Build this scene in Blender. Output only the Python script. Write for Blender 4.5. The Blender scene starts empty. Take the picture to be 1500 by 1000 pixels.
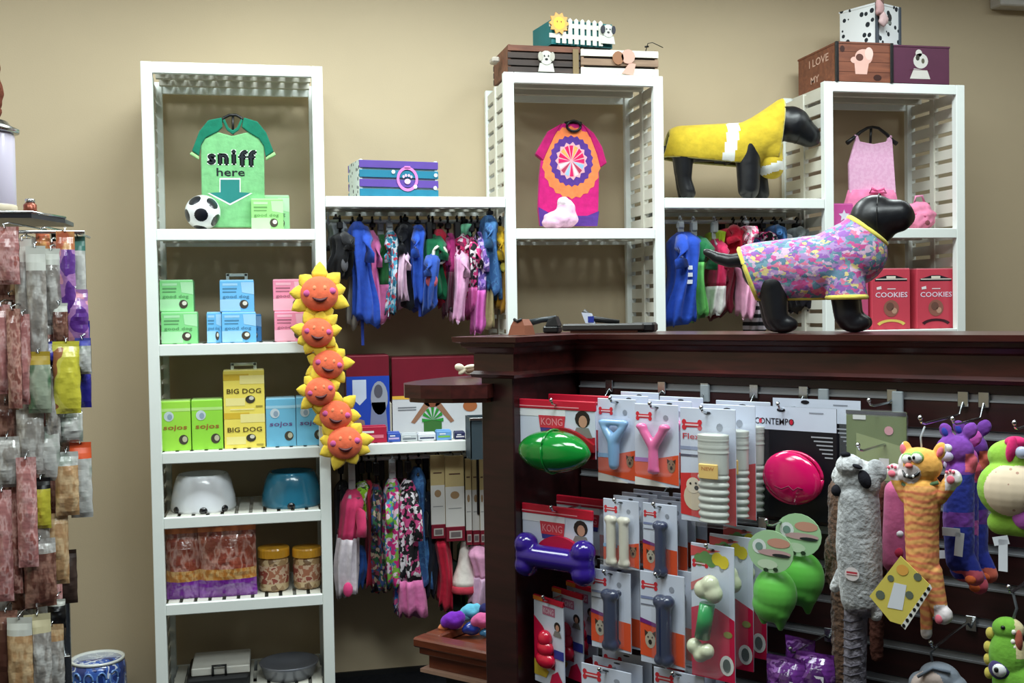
import bpy, bmesh, math, random
from mathutils import Vector, Matrix, noise
random.seed(7)
C = bpy.context.scene.collection
SC = bpy.context.scene

# ------------------------------------------------------------------ camera
FPX, YAW, PITCH, ROLL = 1632.1, .2116, .0294, .0163
EYE = Vector((0, -4.4419, 1.6))
_f = Vector((math.sin(YAW)*math.cos(PITCH), math.cos(YAW)*math.cos(PITCH), -math.sin(PITCH)))
_r0 = Vector((math.cos(YAW), -math.sin(YAW), 0)); _u0 = _r0.cross(_f)
_c, _s = math.cos(ROLL), math.sin(ROLL)
RIGHT = _r0*_c - _u0*_s; UP = _u0*_c + _r0*_s; FWD = _f
cd = bpy.data.cameras.new('camera'); cam = bpy.data.objects.new('camera', cd); C.objects.link(cam)
cd.sensor_fit = 'HORIZONTAL'; cd.sensor_width = 36; cd.lens = FPX/1500*36; cd.clip_start = .05
rm = Matrix((RIGHT, UP, -FWD)).transposed().to_4x4(); rm.translation = EYE
cam.matrix_world = rm
SC.camera = cam
# ------------------------------------------------------------------ light
SC.view_settings.view_transform = 'Standard'; SC.view_settings.look = 'None'
SC.view_settings.exposure = -0.12; SC.view_settings.gamma = 1.0
try: SC.view_settings.use_curve_mapping = False
except Exception: pass
wd = bpy.data.worlds.new('world'); SC.world = wd; wd.use_nodes = True
wd.node_tree.nodes['Background'].inputs[0].default_value = (.86, .93, 1.0, 1)
wd.node_tree.nodes['Background'].inputs[1].default_value = .08
def area(name, loc, sx, sy, power, col=(.90, 1, 1), rot=(0, 0, 0)):
    l = bpy.data.lights.new(name, 'AREA'); l.shape = 'RECTANGLE'; l.size = sx; l.size_y = sy
    l.energy = power; l.color = col; l.spread = math.radians(170)
    o = bpy.data.objects.new(name, l); C.objects.link(o); o.location = loc; o.rotation_euler = rot
for i, (x, y, p) in enumerate([(-1.2, -.8, 32), (.45, -.8, 54), (2.1, -.8, 40), (3.7, -.8, 13), (-1.3, -2.9, 24), (.3, -2.8, 46), (1.25, -3.3, 36)]):
    area('fluorescent_lamp', (x, y, 3.34), 1.2, .6, p)

# ------------------------------------------------------------------ pixel helpers: a photograph pixel becomes a point at its real depth
def ray(px, py): return FWD + RIGHT*((px-750)/FPX) - UP*((py-500)/FPX)
def W(px, py, y=0.0):
    r = ray(px, py); return EYE + r*((y-EYE.y)/r.y)
P1 = EYE + ray(1440, 583)*2.32
PHI = math.radians(-51)
EX = Vector((math.cos(PHI), math.sin(PHI), 0)); EN = Vector((-math.sin(PHI), math.cos(PHI), 0))
OC = Vector((P1.x, P1.y, 0))
def K(px, py, out=0.0):
    r = ray(px, py); t = (P1 - EN*out - EYE).dot(EN)/r.dot(EN); p = EYE + r*t
    return (p-OC).dot(EX), p.z
def cw(s, out, z): return OC + EX*s - EN*out + Vector((0, 0, z))

# ------------------------------------------------------------------ materials
def lin(c): return tuple(((v/255)/12.92 if v/255 <= .04045 else ((v/255+.055)/1.055)**2.4) for v in c)
MATS = {}
def mat(name, rgb, rough=.6, spec=.5, metal=0, var=.06, vscale=14, coat=0, bump=0, bscale=60, alpha=1, trans=0, sheen=0):
    if name in MATS: return MATS[name]
    m = bpy.data.materials.new(name); m.use_nodes = True; nt = m.node_tree; b = nt.nodes['Principled BSDF']
    col = lin(rgb)
    tc = nt.nodes.new('ShaderNodeTexCoord'); nz = nt.nodes.new('ShaderNodeTexNoise'); nz.inputs['Scale'].default_value = vscale
    nz.inputs['Detail'].default_value = 3
    nt.links.new(tc.outputs['Object'], nz.inputs['Vector'])
    rp = nt.nodes.new('ShaderNodeValToRGB')
    rp.color_ramp.elements[0].position = .3; rp.color_ramp.elements[1].position = .7
    rp.color_ramp.elements[0].color = (*[v*(1-var) for v in col], 1); rp.color_ramp.elements[1].color = (*[min(1, v*(1+var)) for v in col], 1)
    nt.links.new(nz.outputs['Fac'], rp.inputs['Fac']); nt.links.new(rp.outputs['Color'], b.inputs['Base Color'])
    b.inputs['Roughness'].default_value = rough; b.inputs['Metallic'].default_value = metal
    b.inputs['Specular IOR Level'].default_value = spec; b.inputs['Coat Weight'].default_value = coat
    b.inputs['Coat Roughness'].default_value = .08
    b.inputs['Sheen Weight'].default_value = sheen
    if alpha < 1: b.inputs['Alpha'].default_value = alpha
    if trans: b.inputs['Transmission Weight'].default_value = trans
    if bump:
        n2 = nt.nodes.new('ShaderNodeTexNoise'); n2.inputs['Scale'].default_value = bscale; n2.inputs['Detail'].default_value = 4
        bp = nt.nodes.new('ShaderNodeBump'); bp.inputs['Strength'].default_value = bump; bp.inputs['Distance'].default_value = .01
        nt.links.new(tc.outputs['Object'], n2.inputs['Vector']); nt.links.new(n2.outputs['Fac'], bp.inputs['Height'])
        nt.links.new(bp.outputs['Normal'], b.inputs['Normal'])
    MATS[name] = m; return m
def ramp_mat(name, kind, scale, stops, rough=.8, bump=0, stretch=(1, 1, 1), rot=(0, 0, 0), dist=0, sheen=0, coat=0, warp=0, soft=False):
    """pattern of several flat colours: voronoi cells, noise blotches or wave stripes"""
    if name in MATS: return MATS[name]
    m = bpy.data.materials.new(name); m.use_nodes = True; nt = m.node_tree; b = nt.nodes['Principled BSDF']
    tc = nt.nodes.new('ShaderNodeTexCoord'); mp = nt.nodes.new('ShaderNodeMapping')
    mp.inputs['Scale'].default_value = stretch; mp.inputs['Rotation'].default_value = rot
    nt.links.new(tc.outputs['Object'], mp.inputs['Vector'])
    if kind == 'voronoi':
        t = nt.nodes.new('ShaderNodeTexVoronoi'); t.inputs['Scale'].default_value = scale; sep = nt.nodes.new('ShaderNodeSeparateColor')
        nt.links.new(t.outputs['Color'], sep.inputs[0]); out = sep.outputs[0]
    elif kind == 'dots':
        t = nt.nodes.new('ShaderNodeTexVoronoi'); t.inputs['Scale'].default_value = scale; out = t.outputs['Distance']
    elif kind == 'wave':
        t = nt.nodes.new('ShaderNodeTexWave'); t.inputs['Scale'].default_value = scale; t.bands_direction = 'Z'
        t.inputs['Distortion'].default_value = dist; t.inputs['Detail'].default_value = 2; out = t.outputs['Fac']
    else:
        t = nt.nodes.new('ShaderNodeTexNoise'); t.inputs['Scale'].default_value = scale; t.inputs['Detail'].default_value = 2; out = t.outputs['Fac']
    if warp:
        wn = nt.nodes.new('ShaderNodeTexNoise'); wn.inputs['Scale'].default_value = scale*.8; wm = nt.nodes.new('ShaderNodeVectorMath'); wm.operation = 'MULTIPLY_ADD'
        wm.inputs[1].default_value = (warp/scale,)*3; nt.links.new(mp.outputs[0], wn.inputs['Vector']); nt.links.new(wn.outputs['Color'], wm.inputs[0]); nt.links.new(mp.outputs[0], wm.inputs[2]); nt.links.new(wm.outputs[0], t.inputs['Vector'])
    else: nt.links.new(mp.outputs[0], t.inputs['Vector'])
    rp = nt.nodes.new('ShaderNodeValToRGB'); cr = rp.color_ramp; cr.interpolation = 'CONSTANT' if kind != 'wave' and not soft else 'LINEAR'
    cr.elements[0].position = stops[0][0]; cr.elements[0].color = (*lin(stops[0][1]), 1)
    cr.elements[1].position = stops[1][0]; cr.elements[1].color = (*lin(stops[1][1]), 1)
    for p, c in stops[2:]:
        e = cr.elements.new(p); e.color = (*lin(c), 1)
    nt.links.new(out, rp.inputs['Fac']); nt.links.new(rp.outputs['Color'], b.inputs['Base Color'])
    b.inputs['Roughness'].default_value = rough; b.inputs['Sheen Weight'].default_value = sheen; b.inputs['Coat Weight'].default_value = coat
    if bump:
        n2 = nt.nodes.new('ShaderNodeTexNoise'); n2.inputs['Scale'].default_value = 40
        bp = nt.nodes.new('ShaderNodeBump'); bp.inputs['Strength'].default_value = bump; bp.inputs['Distance'].default_value = .01
        nt.links.new(tc.outputs['Object'], n2.inputs['Vector']); nt.links.new(n2.outputs['Fac'], bp.inputs['Height'])
        nt.links.new(bp.outputs['Normal'], b.inputs['Normal'])
    MATS[name] = m; return m
def wood(name, dark, light, rough=.35, coat=.3, stretch=(1.2, 9, 9)):
    if name in MATS: return MATS[name]
    m = bpy.data.materials.new(name); m.use_nodes = True; nt = m.node_tree; b = nt.nodes['Principled BSDF']
    tc = nt.nodes.new('ShaderNodeTexCoord'); mp = nt.nodes.new('ShaderNodeMapping'); mp.inputs['Scale'].default_value = stretch
    t = nt.nodes.new('ShaderNodeTexNoise'); t.inputs['Scale'].default_value = 5; t.inputs['Detail'].default_value = 6; t.inputs['Distortion'].default_value = .6
    rp = nt.nodes.new('ShaderNodeValToRGB'); rp.color_ramp.elements[0].position = .3; rp.color_ramp.elements[1].position = .72
    rp.color_ramp.elements[0].color = (*lin(dark), 1); rp.color_ramp.elements[1].color = (*lin(light), 1)
    nt.links.new(tc.outputs['Object'], mp.inputs[0]); nt.links.new(mp.outputs[0], t.inputs['Vector'])
    nt.links.new(t.outputs['Fac'], rp.inputs['Fac']); nt.links.new(rp.outputs['Color'], b.inputs['Base Color'])
    b.inputs['Roughness'].default_value = rough; b.inputs['Coat Weight'].default_value = coat; b.inputs['Coat Roughness'].default_value = .2
    MATS[name] = m; return m
def cl(rgb, rough=.85):      # plain cloth / card colour
    return mat('cloth_%d_%d_%d' % rgb, rgb, rough, .25, var=.12, vscale=30, bump=.25, bscale=45, sheen=.15)
def ink(rgb, rough=.45):
    return mat('print_%d_%d_%d' % rgb, rgb, rough, .4, var=.03)
def gloss(rgb, rough=.16):
    return mat('gloss_%d_%d_%d' % rgb, rgb, rough, .5, var=.05, coat=.6)

M_wall = mat('beige_paint', (194, 177, 148), .75, .3, var=.025, vscale=2.2, bump=.05, bscale=180)
M_white = mat('white_lacquer', (236, 242, 238), .42, .4, var=.015)
M_whiteslat = mat('white_slat_lacquer', (214, 212, 200), .5, .4, var=.02)
M_chrome = mat('chrome', (205, 208, 210), .22, .5, metal=1, var=.02)
M_grey = mat('aluminium_strip', (150, 152, 156), .42, .5, metal=.4, var=.05)
M_black = mat('black_plastic', (18, 18, 20), .4, .5, var=.1)
M_vinyl = mat('black_vinyl', (22, 23, 27), .36, .5, var=.15, vscale=25, bump=.12, bscale=26)
M_wood = wood('cherry_wood', (46, 15, 14), (82, 32, 28))
M_woodd = wood('dark_cherry_panel', (32, 10, 11), (54, 20, 21), .4, .2)
M_woodl = wood('bin_wood', (84, 36, 20), (126, 62, 36))

# ------------------------------------------------------------------ mesh builder
TMP = bpy.data.scenes.new('scratch')
def evaluated(o):
    TMP.collection.objects.link(o); vl = TMP.view_layers[0]; vl.update(); dg = vl.depsgraph
    return bpy.data.meshes.new_from_object(o.evaluated_get(dg))
TXT = {}
def text_geo(s):
    if s not in TXT:
        cu = bpy.data.curves.new('t', 'FONT'); cu.body = s; cu.resolution_u = 2; cu.offset = .012
        o = bpy.data.objects.new('t', cu); me = evaluated(o)
        v = [tuple(x.co[:2]) for x in me.vertices]; f = [tuple(p.vertices) for p in me.polygons]
        bpy.data.objects.remove(o); bpy.data.curves.remove(cu); bpy.data.meshes.remove(me)
        x0 = min(p[0] for p in v); x1 = max(p[0] for p in v); y0 = min(p[1] for p in v); y1 = max(p[1] for p in v)
        TXT[s] = ([((p[0]-x0)/(x1-x0)-.5, (p[1]-y0)/(y1-y0)-.5) for p in v], f)
    return TXT[s]
class MB:
    def __init__(s): s.V, s.F, s.MI, s.SM, s.mats, s.T = [], [], [], [], [], None
    def mi(s, m):
        if m not in s.mats: s.mats.append(m)
        return s.mats.index(m)
    def add(s, vs, fs, m, smooth=False):
        k = len(s.V); i = s.mi(m)
        s.V += [tuple(s.T @ Vector(v)) if s.T else tuple(v) for v in vs]
        for f in fs: s.F.append(tuple(k+q for q in f)); s.MI.append(i); s.SM.append(smooth)
        return s
    def box(s, x0, x1, y0, y1, z0, z1, m, bev=0):
        if bev:
            bm = bmesh.new(); bmesh.ops.create_cube(bm, size=1)
            for v in bm.verts: v.co = Vector(((x0+x1)/2+v.co.x*(x1-x0), (y0+y1)/2+v.co.y*(y1-y0), (z0+z1)/2+v.co.z*(z1-z0)))
            bmesh.ops.bevel(bm, geom=bm.edges[:], offset=bev, segments=2 if bev > .006 else 1, profile=.5, affect='EDGES')
            bm.verts.index_update()
            s.add([v.co[:] for v in bm.verts], [[v.index for v in f.verts] for f in bm.faces], m); bm.free(); return s
        v = [(x0, y0, z0), (x1, y0, z0), (x1, y1, z0), (x0, y1, z0), (x0, y0, z1), (x1, y0, z1), (x1, y1, z1), (x0, y1, z1)]
        return s.add(v, [(0, 3, 2, 1), (4, 5, 6, 7), (0, 1, 5, 4), (1, 2, 6, 5), (2, 3, 7, 6), (3, 0, 4, 7)], m)
    def poly(s, pts, y, m):          # flat print facing -Y
        a = sum(pts[i][0]*pts[(i+1) % len(pts)][1]-pts[(i+1) % len(pts)][0]*pts[i][1] for i in range(len(pts)))
        if a < 0: pts = pts[::-1]
        return s.add([(p[0], y, p[1]) for p in pts], [tuple(range(len(pts)))], m)
    def rect(s, x0, x1, z0, z1, y, m): return s.poly([(x0, z0), (x1, z0), (x1, z1), (x0, z1)], y, m)
    def oval(s, cx, cz, rx, rz, y, m, n=18, rot=0):
        c, d = math.cos(rot), math.sin(rot); P = []
        for i in range(n):
            a = 2*math.pi*i/n; u, w = rx*math.cos(a), rz*math.sin(a); P.append((cx+u*c-w*d, cz+u*d+w*c))
        return s.poly(P, y, m)
    def prism(s, pts, y0, y1, m):
        n = len(pts)
        a = sum(pts[i][0]*pts[(i+1) % n][1]-pts[(i+1) % n][0]*pts[i][1] for i in range(n))
        if a < 0: pts = pts[::-1]
        v = [(p[0], y0, p[1]) for p in pts]+[(p[0], y1, p[1]) for p in pts]
        f = [tuple(range(n)), tuple(range(2*n-1, n-1, -1))]+[((i+1) % n, i, n+i, n+(i+1) % n) for i in range(n)]
        return s.add(v, f, m)
    def slab(s, pts, z0, z1, m):
        n = len(pts)
        a = sum(pts[i][0]*pts[(i+1) % n][1]-pts[(i+1) % n][0]*pts[i][1] for i in range(n))
        if a < 0: pts = pts[::-1]
        v = [(p[0], p[1], z0) for p in pts]+[(p[0], p[1], z1) for p in pts]
        return s.add(v, [tuple(range(n-1, -1, -1)), tuple(range(n, 2*n))]+[(i, (i+1) % n, n+(i+1) % n, n+i) for i in range(n)], m)
    def rings(s, R, m, cap=True, smooth=True, closed=True):
        n = len(R[0]); v = [p for r in R for p in r]; f = []
        for i in range(len(R)-1):
            for j in range(n if closed else n-1):
                a, b = i*n+j, i*n+(j+1) % n; f.append((a, b, b+n, a+n))
        if cap: f += [tuple(range(n-1, -1, -1)), tuple(range((len(R)-1)*n, len(R)*n))]
        return s.add(v, f, m, smooth)
    def lathe(s, prof, m, n=24, c=(0, 0, 0), smooth=True, cap=True):
        return s.rings([[(c[0]+r*math.cos(2*math.pi*j/n), c[1]+r*math.sin(2*math.pi*j/n), c[2]+z) for j in range(n)] for r, z in prof], m, cap, smooth)
    def tube(s, pts, r, m, n=8, smooth=True):
        pts = [Vector(p) for p in pts]; R = []
        for i, p in enumerate(pts):
            d = (pts[min(i+1, len(pts)-1)]-pts[max(i-1, 0)]).normalized()
            u = d.cross(Vector((0, 0, 1)) if abs(d.z) < .9 else Vector((0, 1, 0))).normalized(); w = d.cross(u)
            q = r[i] if isinstance(r, (list, tuple)) else r
            R.append([tuple(p+u*q*math.cos(2*math.pi*j/n)-w*q*math.sin(2*math.pi*j/n)) for j in range(n)])
        return s.rings(R, m, True, smooth)
    def ell(s, c, r, m, n=16, k=10, rot=None, bump=0, bs=20):
        v, f = [], []; c = Vector(c)
        for i in range(k+1):
            t = math.pi*i/k
            for j in range(n):
                a = 2*math.pi*j/n; p = Vector((r[0]*math.sin(t)*math.cos(a), r[1]*math.sin(t)*math.sin(a), r[2]*math.cos(t)))
                if bump: p *= 1+bump*noise.noise((p+c)*bs)
                if rot: p = rot @ p
                v.append(tuple(c+p))
        for i in range(k):
            for j in range(n):
                a, b = i*n+j, i*n+(j+1) % n; f.append((a, a+n, b+n, b))
        return s.add(v, f, m, True)
    def text(s, t, cx, cz, w, h, y, m, skew=0):
        v, f = text_geo(t); return s.add([(cx+p[0]*w+skew*p[1]*h, y, cz+p[1]*h) for p in v], f, m)
    def mesh(s, name):
        me = bpy.data.meshes.new(name); me.from_pydata(s.V, [], s.F)
        for m in s.mats: me.materials.append(m)
        me.polygons.foreach_set('material_index', s.MI); me.polygons.foreach_set('use_smooth', s.SM); me.update(); return me
    def build(s, name, parent=None, loc=(0, 0, 0), rz=0, rot=None):
        return place(name, s.mesh(name), parent, loc, rz, rot)
def place(name, me, parent=None, loc=(0, 0, 0), rz=0, rot=None):
    o = bpy.data.objects.new(name, me); C.objects.link(o); o.location = loc
    o.rotation_euler = rot if rot else (0, 0, rz); o.parent = parent; return o
def tag(o, label, cat, group=None):
    o['label'] = label; o['category'] = cat
    if group: o['group'] = group
    return o
def thing(name, label, cat, loc=(0, 0, 0), rz=0, group=None, rot=None):
    return tag(place(name, None, None, loc, rz, rot), label, cat, group)
def struct(o): o['kind'] = 'structure'; return o
def dup(root, label, loc, rz=None, scale=None):
    r = root.copy(); C.objects.link(r); r.location = loc; r['label'] = label
    if rz is not None: r.rotation_euler = (0, 0, rz)
    if scale: r.scale = scale
    for ch in list(root.children):
        c = ch.copy(); C.objects.link(c); c.parent = r
        for g in list(ch.children):
            d = g.copy(); C.objects.link(d); d.parent = c
    return r
# ---- soft organic body: union of capsules and ellipsoids, voxel-remeshed into one surface
def blob(parts, voxel, smooth=6, mats=(), fuzz=0, fscale=60):
    mb = MB(); dm = M_black
    for p in parts:
        if p[0] == 'c':
            a, b, r0, r1 = Vector(p[1]), Vector(p[2]), p[3], p[4]
            mb.ell(a, (r0, r0, r0), dm, 20, 12); mb.ell(b, (r1, r1, r1), dm, 20, 12)
            if (b-a).length > 1e-6: mb.tube([a.lerp(b, i/4) for i in range(5)], [r0+(r1-r0)*i/4 for i in range(5)], dm, 20)
        else: mb.ell(p[1], p[2], dm, 18, 12, p[3] if len(p) > 3 else None)
    me = mb.mesh('b'); o = bpy.data.objects.new('b', me)
    md = o.modifiers.new('r', 'REMESH'); md.mode = 'VOXEL'; md.voxel_size = voxel
    if smooth: s = o.modifiers.new('s', 'SMOOTH'); s.factor = .5; s.iterations = smooth
    out = evaluated(o)
    bpy.data.objects.remove(o); bpy.data.meshes.remove(me)
    if fuzz:
        n_ = len(out.vertices); co = [0.0]*(3*n_); no = [0.0]*(3*n_)
        out.vertices.foreach_get('co', co); out.vertex_normals.foreach_get('vector', no)
        for i in range(n_):
            j = 3*i; d = fuzz*noise.noise((co[j]*fscale, co[j+1]*fscale, co[j+2]*fscale))
            co[j] += no[j]*d; co[j+1] += no[j+1]*d; co[j+2] += no[j+2]*d
        out.vertices.foreach_set('co', co); out.update()
    out.materials.clear()
    for m in mats: out.materials.append(m)
    for p in out.polygons: p.use_smooth = True
    return out
def paint(me, fn):
    for p in me.polygons:
        k = fn(p.center, p.normal)
        if k is not None: p.material_index = k
def cut(me, planes):
    """open a garment shell at its hems; returns ordered boundary loops"""
    bm = bmesh.new(); bm.from_mesh(me)
    for co, no in planes:
        bmesh.ops.bisect_plane(bm, geom=bm.verts[:]+bm.edges[:]+bm.faces[:], plane_co=co, plane_no=no, clear_outer=True)
    bm.to_mesh(me)
    be = [e for e in bm.edges if e.is_boundary]; adj = {}
    for e in be:
        a, b = e.verts; adj.setdefault(a, []).append(b); adj.setdefault(b, []).append(a)
    loops, seen = [], set()
    for st in adj:
        if st in seen: continue
        L = [st]; seen.add(st); cur = st
        while True:
            nx = [v for v in adj[cur] if v not in seen]
            if not nx: break
            cur = nx[0]; seen.add(cur); L.append(cur)
        if len(L) > 10: loops.append([v.co.copy() for v in L])
    bm.free(); return loops
def hem_tube(mb, loop, r, m):
    P = loop[::2]; n = len(P)
    P = [(P[i-1]+P[i]+P[(i+1) % n])/3 for i in range(n)]
    mb.tube(P+[P[0]], r, m, 6)

# ================================================================== the room
fl = MB(); fl.box(-2.6, 5, -7, .45, -.05, 0, mat('charcoal_carpet', (30, 31, 36), .95, .1, var=.25, vscale=60)); struct(fl.build('floor'))
MB().box(-2.65, 5.1, .45, .55, 0, 3.5, M_wall).build('wall_back')['kind'] = 'structure'
MB().box(-2.7, -2.6, -7, .45, 0, 3.5, M_wall).build('wall_left')['kind'] = 'structure'
MB().box(5, 5.1, -7, .45, 0, 3.5, M_wall).build('wall_right')['kind'] = 'structure'
MB().box(-2.7, 5.1, -7, .55, 3.5, 3.6, mat('ceiling_tile', (222, 222, 216), .9, .1)).build('ceiling')['kind'] = 'structure'
MB().box(-2.6, 5, .437, .4499, .0, .022, mat('black_rubber', (20, 20, 22), .6)).build('baseboard_back')['kind'] = 'structure'
p = W(1455, 12, .42)
g = MB(); g.box(p.x, p.x+.3, .36, .449, p.z, p.z+.16, mat('grey_vent', (196, 192, 186), .5), .006)
for i in range(4): g.box(p.x+.02, p.x+.28, .352, .362, p.z+.03+i*.03, p.z+.042+i*.03, M_grey)
tag(g.build('wall_vent'), 'pale grey metal box on the back wall in the top right corner', 'wall vent')

# ================================================================== white shelving
UX = (-.4668, .9375, 2.3497); UW = .68; UD = .42; TOP = 2.559; PT = .042
S1, S2, S3, S4, S5, M1, SP, RB, LOW = 1.925, 1.484, 1.07, .819, .484, 1.926, 2.054, 1.48, 1.071
slat_mesh = MB().box(-.006, .006, .036, UD-.031, 0, .043, M_whiteslat).mesh('slat')
board_mesh = {}
def shelf_board(parent, x0, x1, z, name='shelf', n=11):
    """front and back rail, cross battens, and separate slats that run front to back"""
    w = x1-x0; r = MB(); r.box(x0, x1, .0, .02, z-.044, z, M_white, .003); r.box(x0, x1, UD-.02, UD, z-.044, z, M_white)
    for yy in (.13, .27): r.box(x0, x1, yy, yy+.03, z-.036, z-.014, M_whiteslat)
    sh = r.build(name, parent)
    pitch = w/n; key = round(pitch, 4)
    if key not in board_mesh: board_mesh[key] = MB().box(0, pitch-.014, .02, UD-.02, -.013, 0, M_whiteslat).mesh('slat')
    for i in range(n): place('slat', board_mesh[key], sh, (x0+.007+i*pitch, 0, z))
    return sh
def unit(x, label, shelves):
    u = thing('shelving_unit', label, 'shelving', (x, 0, 0), group='white slatted shelving units')
    for px_ in (0, UW-PT):
        for py_ in (0, UD-.03): MB().box(px_, px_+PT, py_, py_+(.035 if py_ == 0 else .03), 0, TOP, M_white, .002).build('post', u)
    for sx in (.014, UW-.014):
        MB().box(sx-.0125, sx+.0125, .2, .232, 0, TOP-.02, M_whiteslat).build('side_stile', u)
        z = .05
        while z < TOP-.06:
            place('slat', slat_mesh, u, (sx, 0, z)); z += .061
    shelf_board(u, PT, UW-PT, TOP, 'top_shelf')
    for z in shelves: shelf_board(u, PT, UW-PT, z)
    return u
unit(UX[0], 'white slatted shelf tower at the left, stocked with boxes, bowls and jars', (S1, S2, S3, S4, S5, .12))
unit(UX[1], 'white slatted shelf tower in the middle, displaying a tie dye shirt', (M1,))
unit(UX[2], 'white slatted shelf tower at the right, with three boxes on top', (M1, RB))
def bridge(x0, x1, z, label, rod=True):
    b = thing('bridging_shelf', label, 'shelf', (0, 0, 0), group='white shelves bridging the towers')
    shelf_board(b, x0+.001, x1-.001, z, 'shelf', 12)
    if rod:
        MB().tube([(x0+.004, .2, z-.085), (x1-.004, .2, z-.085)], .0095, mat('bright_rod', (226, 230, 232), .4, metal=.25), 10).build('hanging_rod', b)
        for xx in (x0+.02, x1-.02): MB().box(xx-.004, xx+.004, .19, .21, z-.098, z-.044, M_chrome).build('rod_bracket', b)
    return b
bridge(UX[0]+UW, UX[1], SP, 'upper white shelf between the left and middle towers, striped crate on it')
bridge(UX[0]+UW, UX[1], LOW, 'lower white shelf between the left and middle towers, boxes on it')
bridge(UX[1]+UW, UX[2], SP, 'white shelf between the middle and right towers, dog mannequin on it')

# ================================================================== cherry counter with slatwall (its own frame: x along, y into the board)
ct = thing('display_counter', 'dark cherry wood counter with slatwall front and crown moulding', 'counter', OC, PHI)
SL0, SL1 = -1.03, .9
MB().box(SL0, SL1, .012, .04, 0, 1.44, M_woodd).build('back_panel', ct)
for i in range(18):
    z = 1.399-.0788*i
    if z < .06: break
    MB().box(SL0, SL1, 0, .012, z-.0788+.008, z-.008, M_woodd, .002).build('slat', ct)
    g = MB(); g.box(SL0, SL1, .004, .0118, z-.0065, z+.0065, M_grey); g.box(SL0, SL1, -.0015, .004, z-.0095, z-.0055, M_grey); g.build('groove_strip', ct)
MB().box(SL0, SL1, 0, .012, 1.407, 1.44, M_woodd).build('slat', ct)
MB().box(SL0, SL1, .04, .30, 0, 1.44, M_wood).build('carcass', ct)
# crown moulding: profile swept round the run, the wing and its end
prof = [(0, 1.425), (.016, 1.428), (.02, 1.436), (.012, 1.444), (.012, 1.487), (.02, 1.492), (.026, 1.502), (.034, 1.506), (.036, 1.514), (.05, 1.518), (.052, 1.531), (.0, 1.531)]
def sweep(path, prof, m, nrm):
    """path of (x, y) corners with outward mitre directions"""
    mb = MB(); R = []
    for (x, y), (nx, ny) in zip(path, nrm): R.append([(x+nx*o, y+ny*o, z) for o, z in prof])
    mb.rings(R, m, True, False); return mb
WX0, WX1, WY = -1.15, -1.045, -.262
path = [(WX0, .30), (WX0, WY), (WX1, WY), (WX1, -.001), (SL1, -.001)]
nr = [(-1, 0), (-1, -1), (1, -1), (1, -1), (0, -1)]
sweep(path, prof, M_wood, nr).build('crown_moulding', ct)
top = MB(); top.slab([(WX0, .30), (WX0, WY), (WX1, WY), (WX1, 0), (SL1, 0), (SL1, .30)], 1.44, 1.530, M_wood); top.build('counter_top', ct)
MB().box(WX0, WX1, WY, .04, 0, 1.44, M_woodd, .003).build('end_post', ct)
MB().box(WX0, SL0, .04, .30, 0, 1.44, M_wood).build('end_panel', ct)
# rounded side ledge behind the end post (world points turned into the counter's frame)
def loc_c(x, y): v = Vector((x, y, 0))-OC; return (v.dot(EX), v.dot(EN))
LP = [(.325, -1.62), (.36, -1.665), (.43, -1.70), (.52, -1.72), (.60, -1.60), (.72, -1.42), (.60, -1.30), (.47, -1.36), (.37, -1.48), (.33, -1.56)]
ld = MB(); ld.slab([loc_c(*q) for q in LP], 1.378, 1.412, M_wood)
ld.slab([loc_c(.525+(x-.525)*.93, -1.52+(y+1.52)*.93) for x, y in LP], 1.366, 1.378, M_woodl); ld.build('side_ledge', ct)
# ---- display bin low behind the post
def bin_():
    x0, y0 = .47, -.69
    b = thing('display_bin', 'low brown wooden bin with stepped rim, full of plush toys', 'bin', (x0, y0, 0), math.radians(-47))
    L, D = 1.1, .38
    MB().box(.03, L, .03, D-.03, .376, .39, M_woodl).build('bin_bottom', b)
    for nm, q in (('front_board', (.02, L, .02, .04)), ('back_board', (.02, L, D-.04, D-.02)), ('side_board', (.02, .04, .04, D-.04)), ('side_board', (L-.02, L, .04, D-.04))):
        MB().box(q[0], q[1], q[2], q[3], .375, .455, M_woodl).build(nm, b)
    r = MB()
    for q in ((-.02, L, -.02, .045), (-.02, L, D-.045, D+.02), (-.02, .045, .045, D-.045)):
        r.box(*q, .455, .488, M_woodl, .006); 
    r.build('rim', b)
    r = MB(); r.box(-.005, L, -.005, D+.005, .43, .455, M_woodl, .004); r.box(-.002, L, -.002, .02, .368, .38, mat('pale_edge', (176, 140, 120), .4)); r.box(-.002, .02, .02, D, .368, .38, MATS['pale_edge']); r.build('moulding', b)
    MB().box(.06, L-.05, .06, D-.06, 0, .376, M_black).build('plinth', b)
    return b
BIN = bin_()

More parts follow.
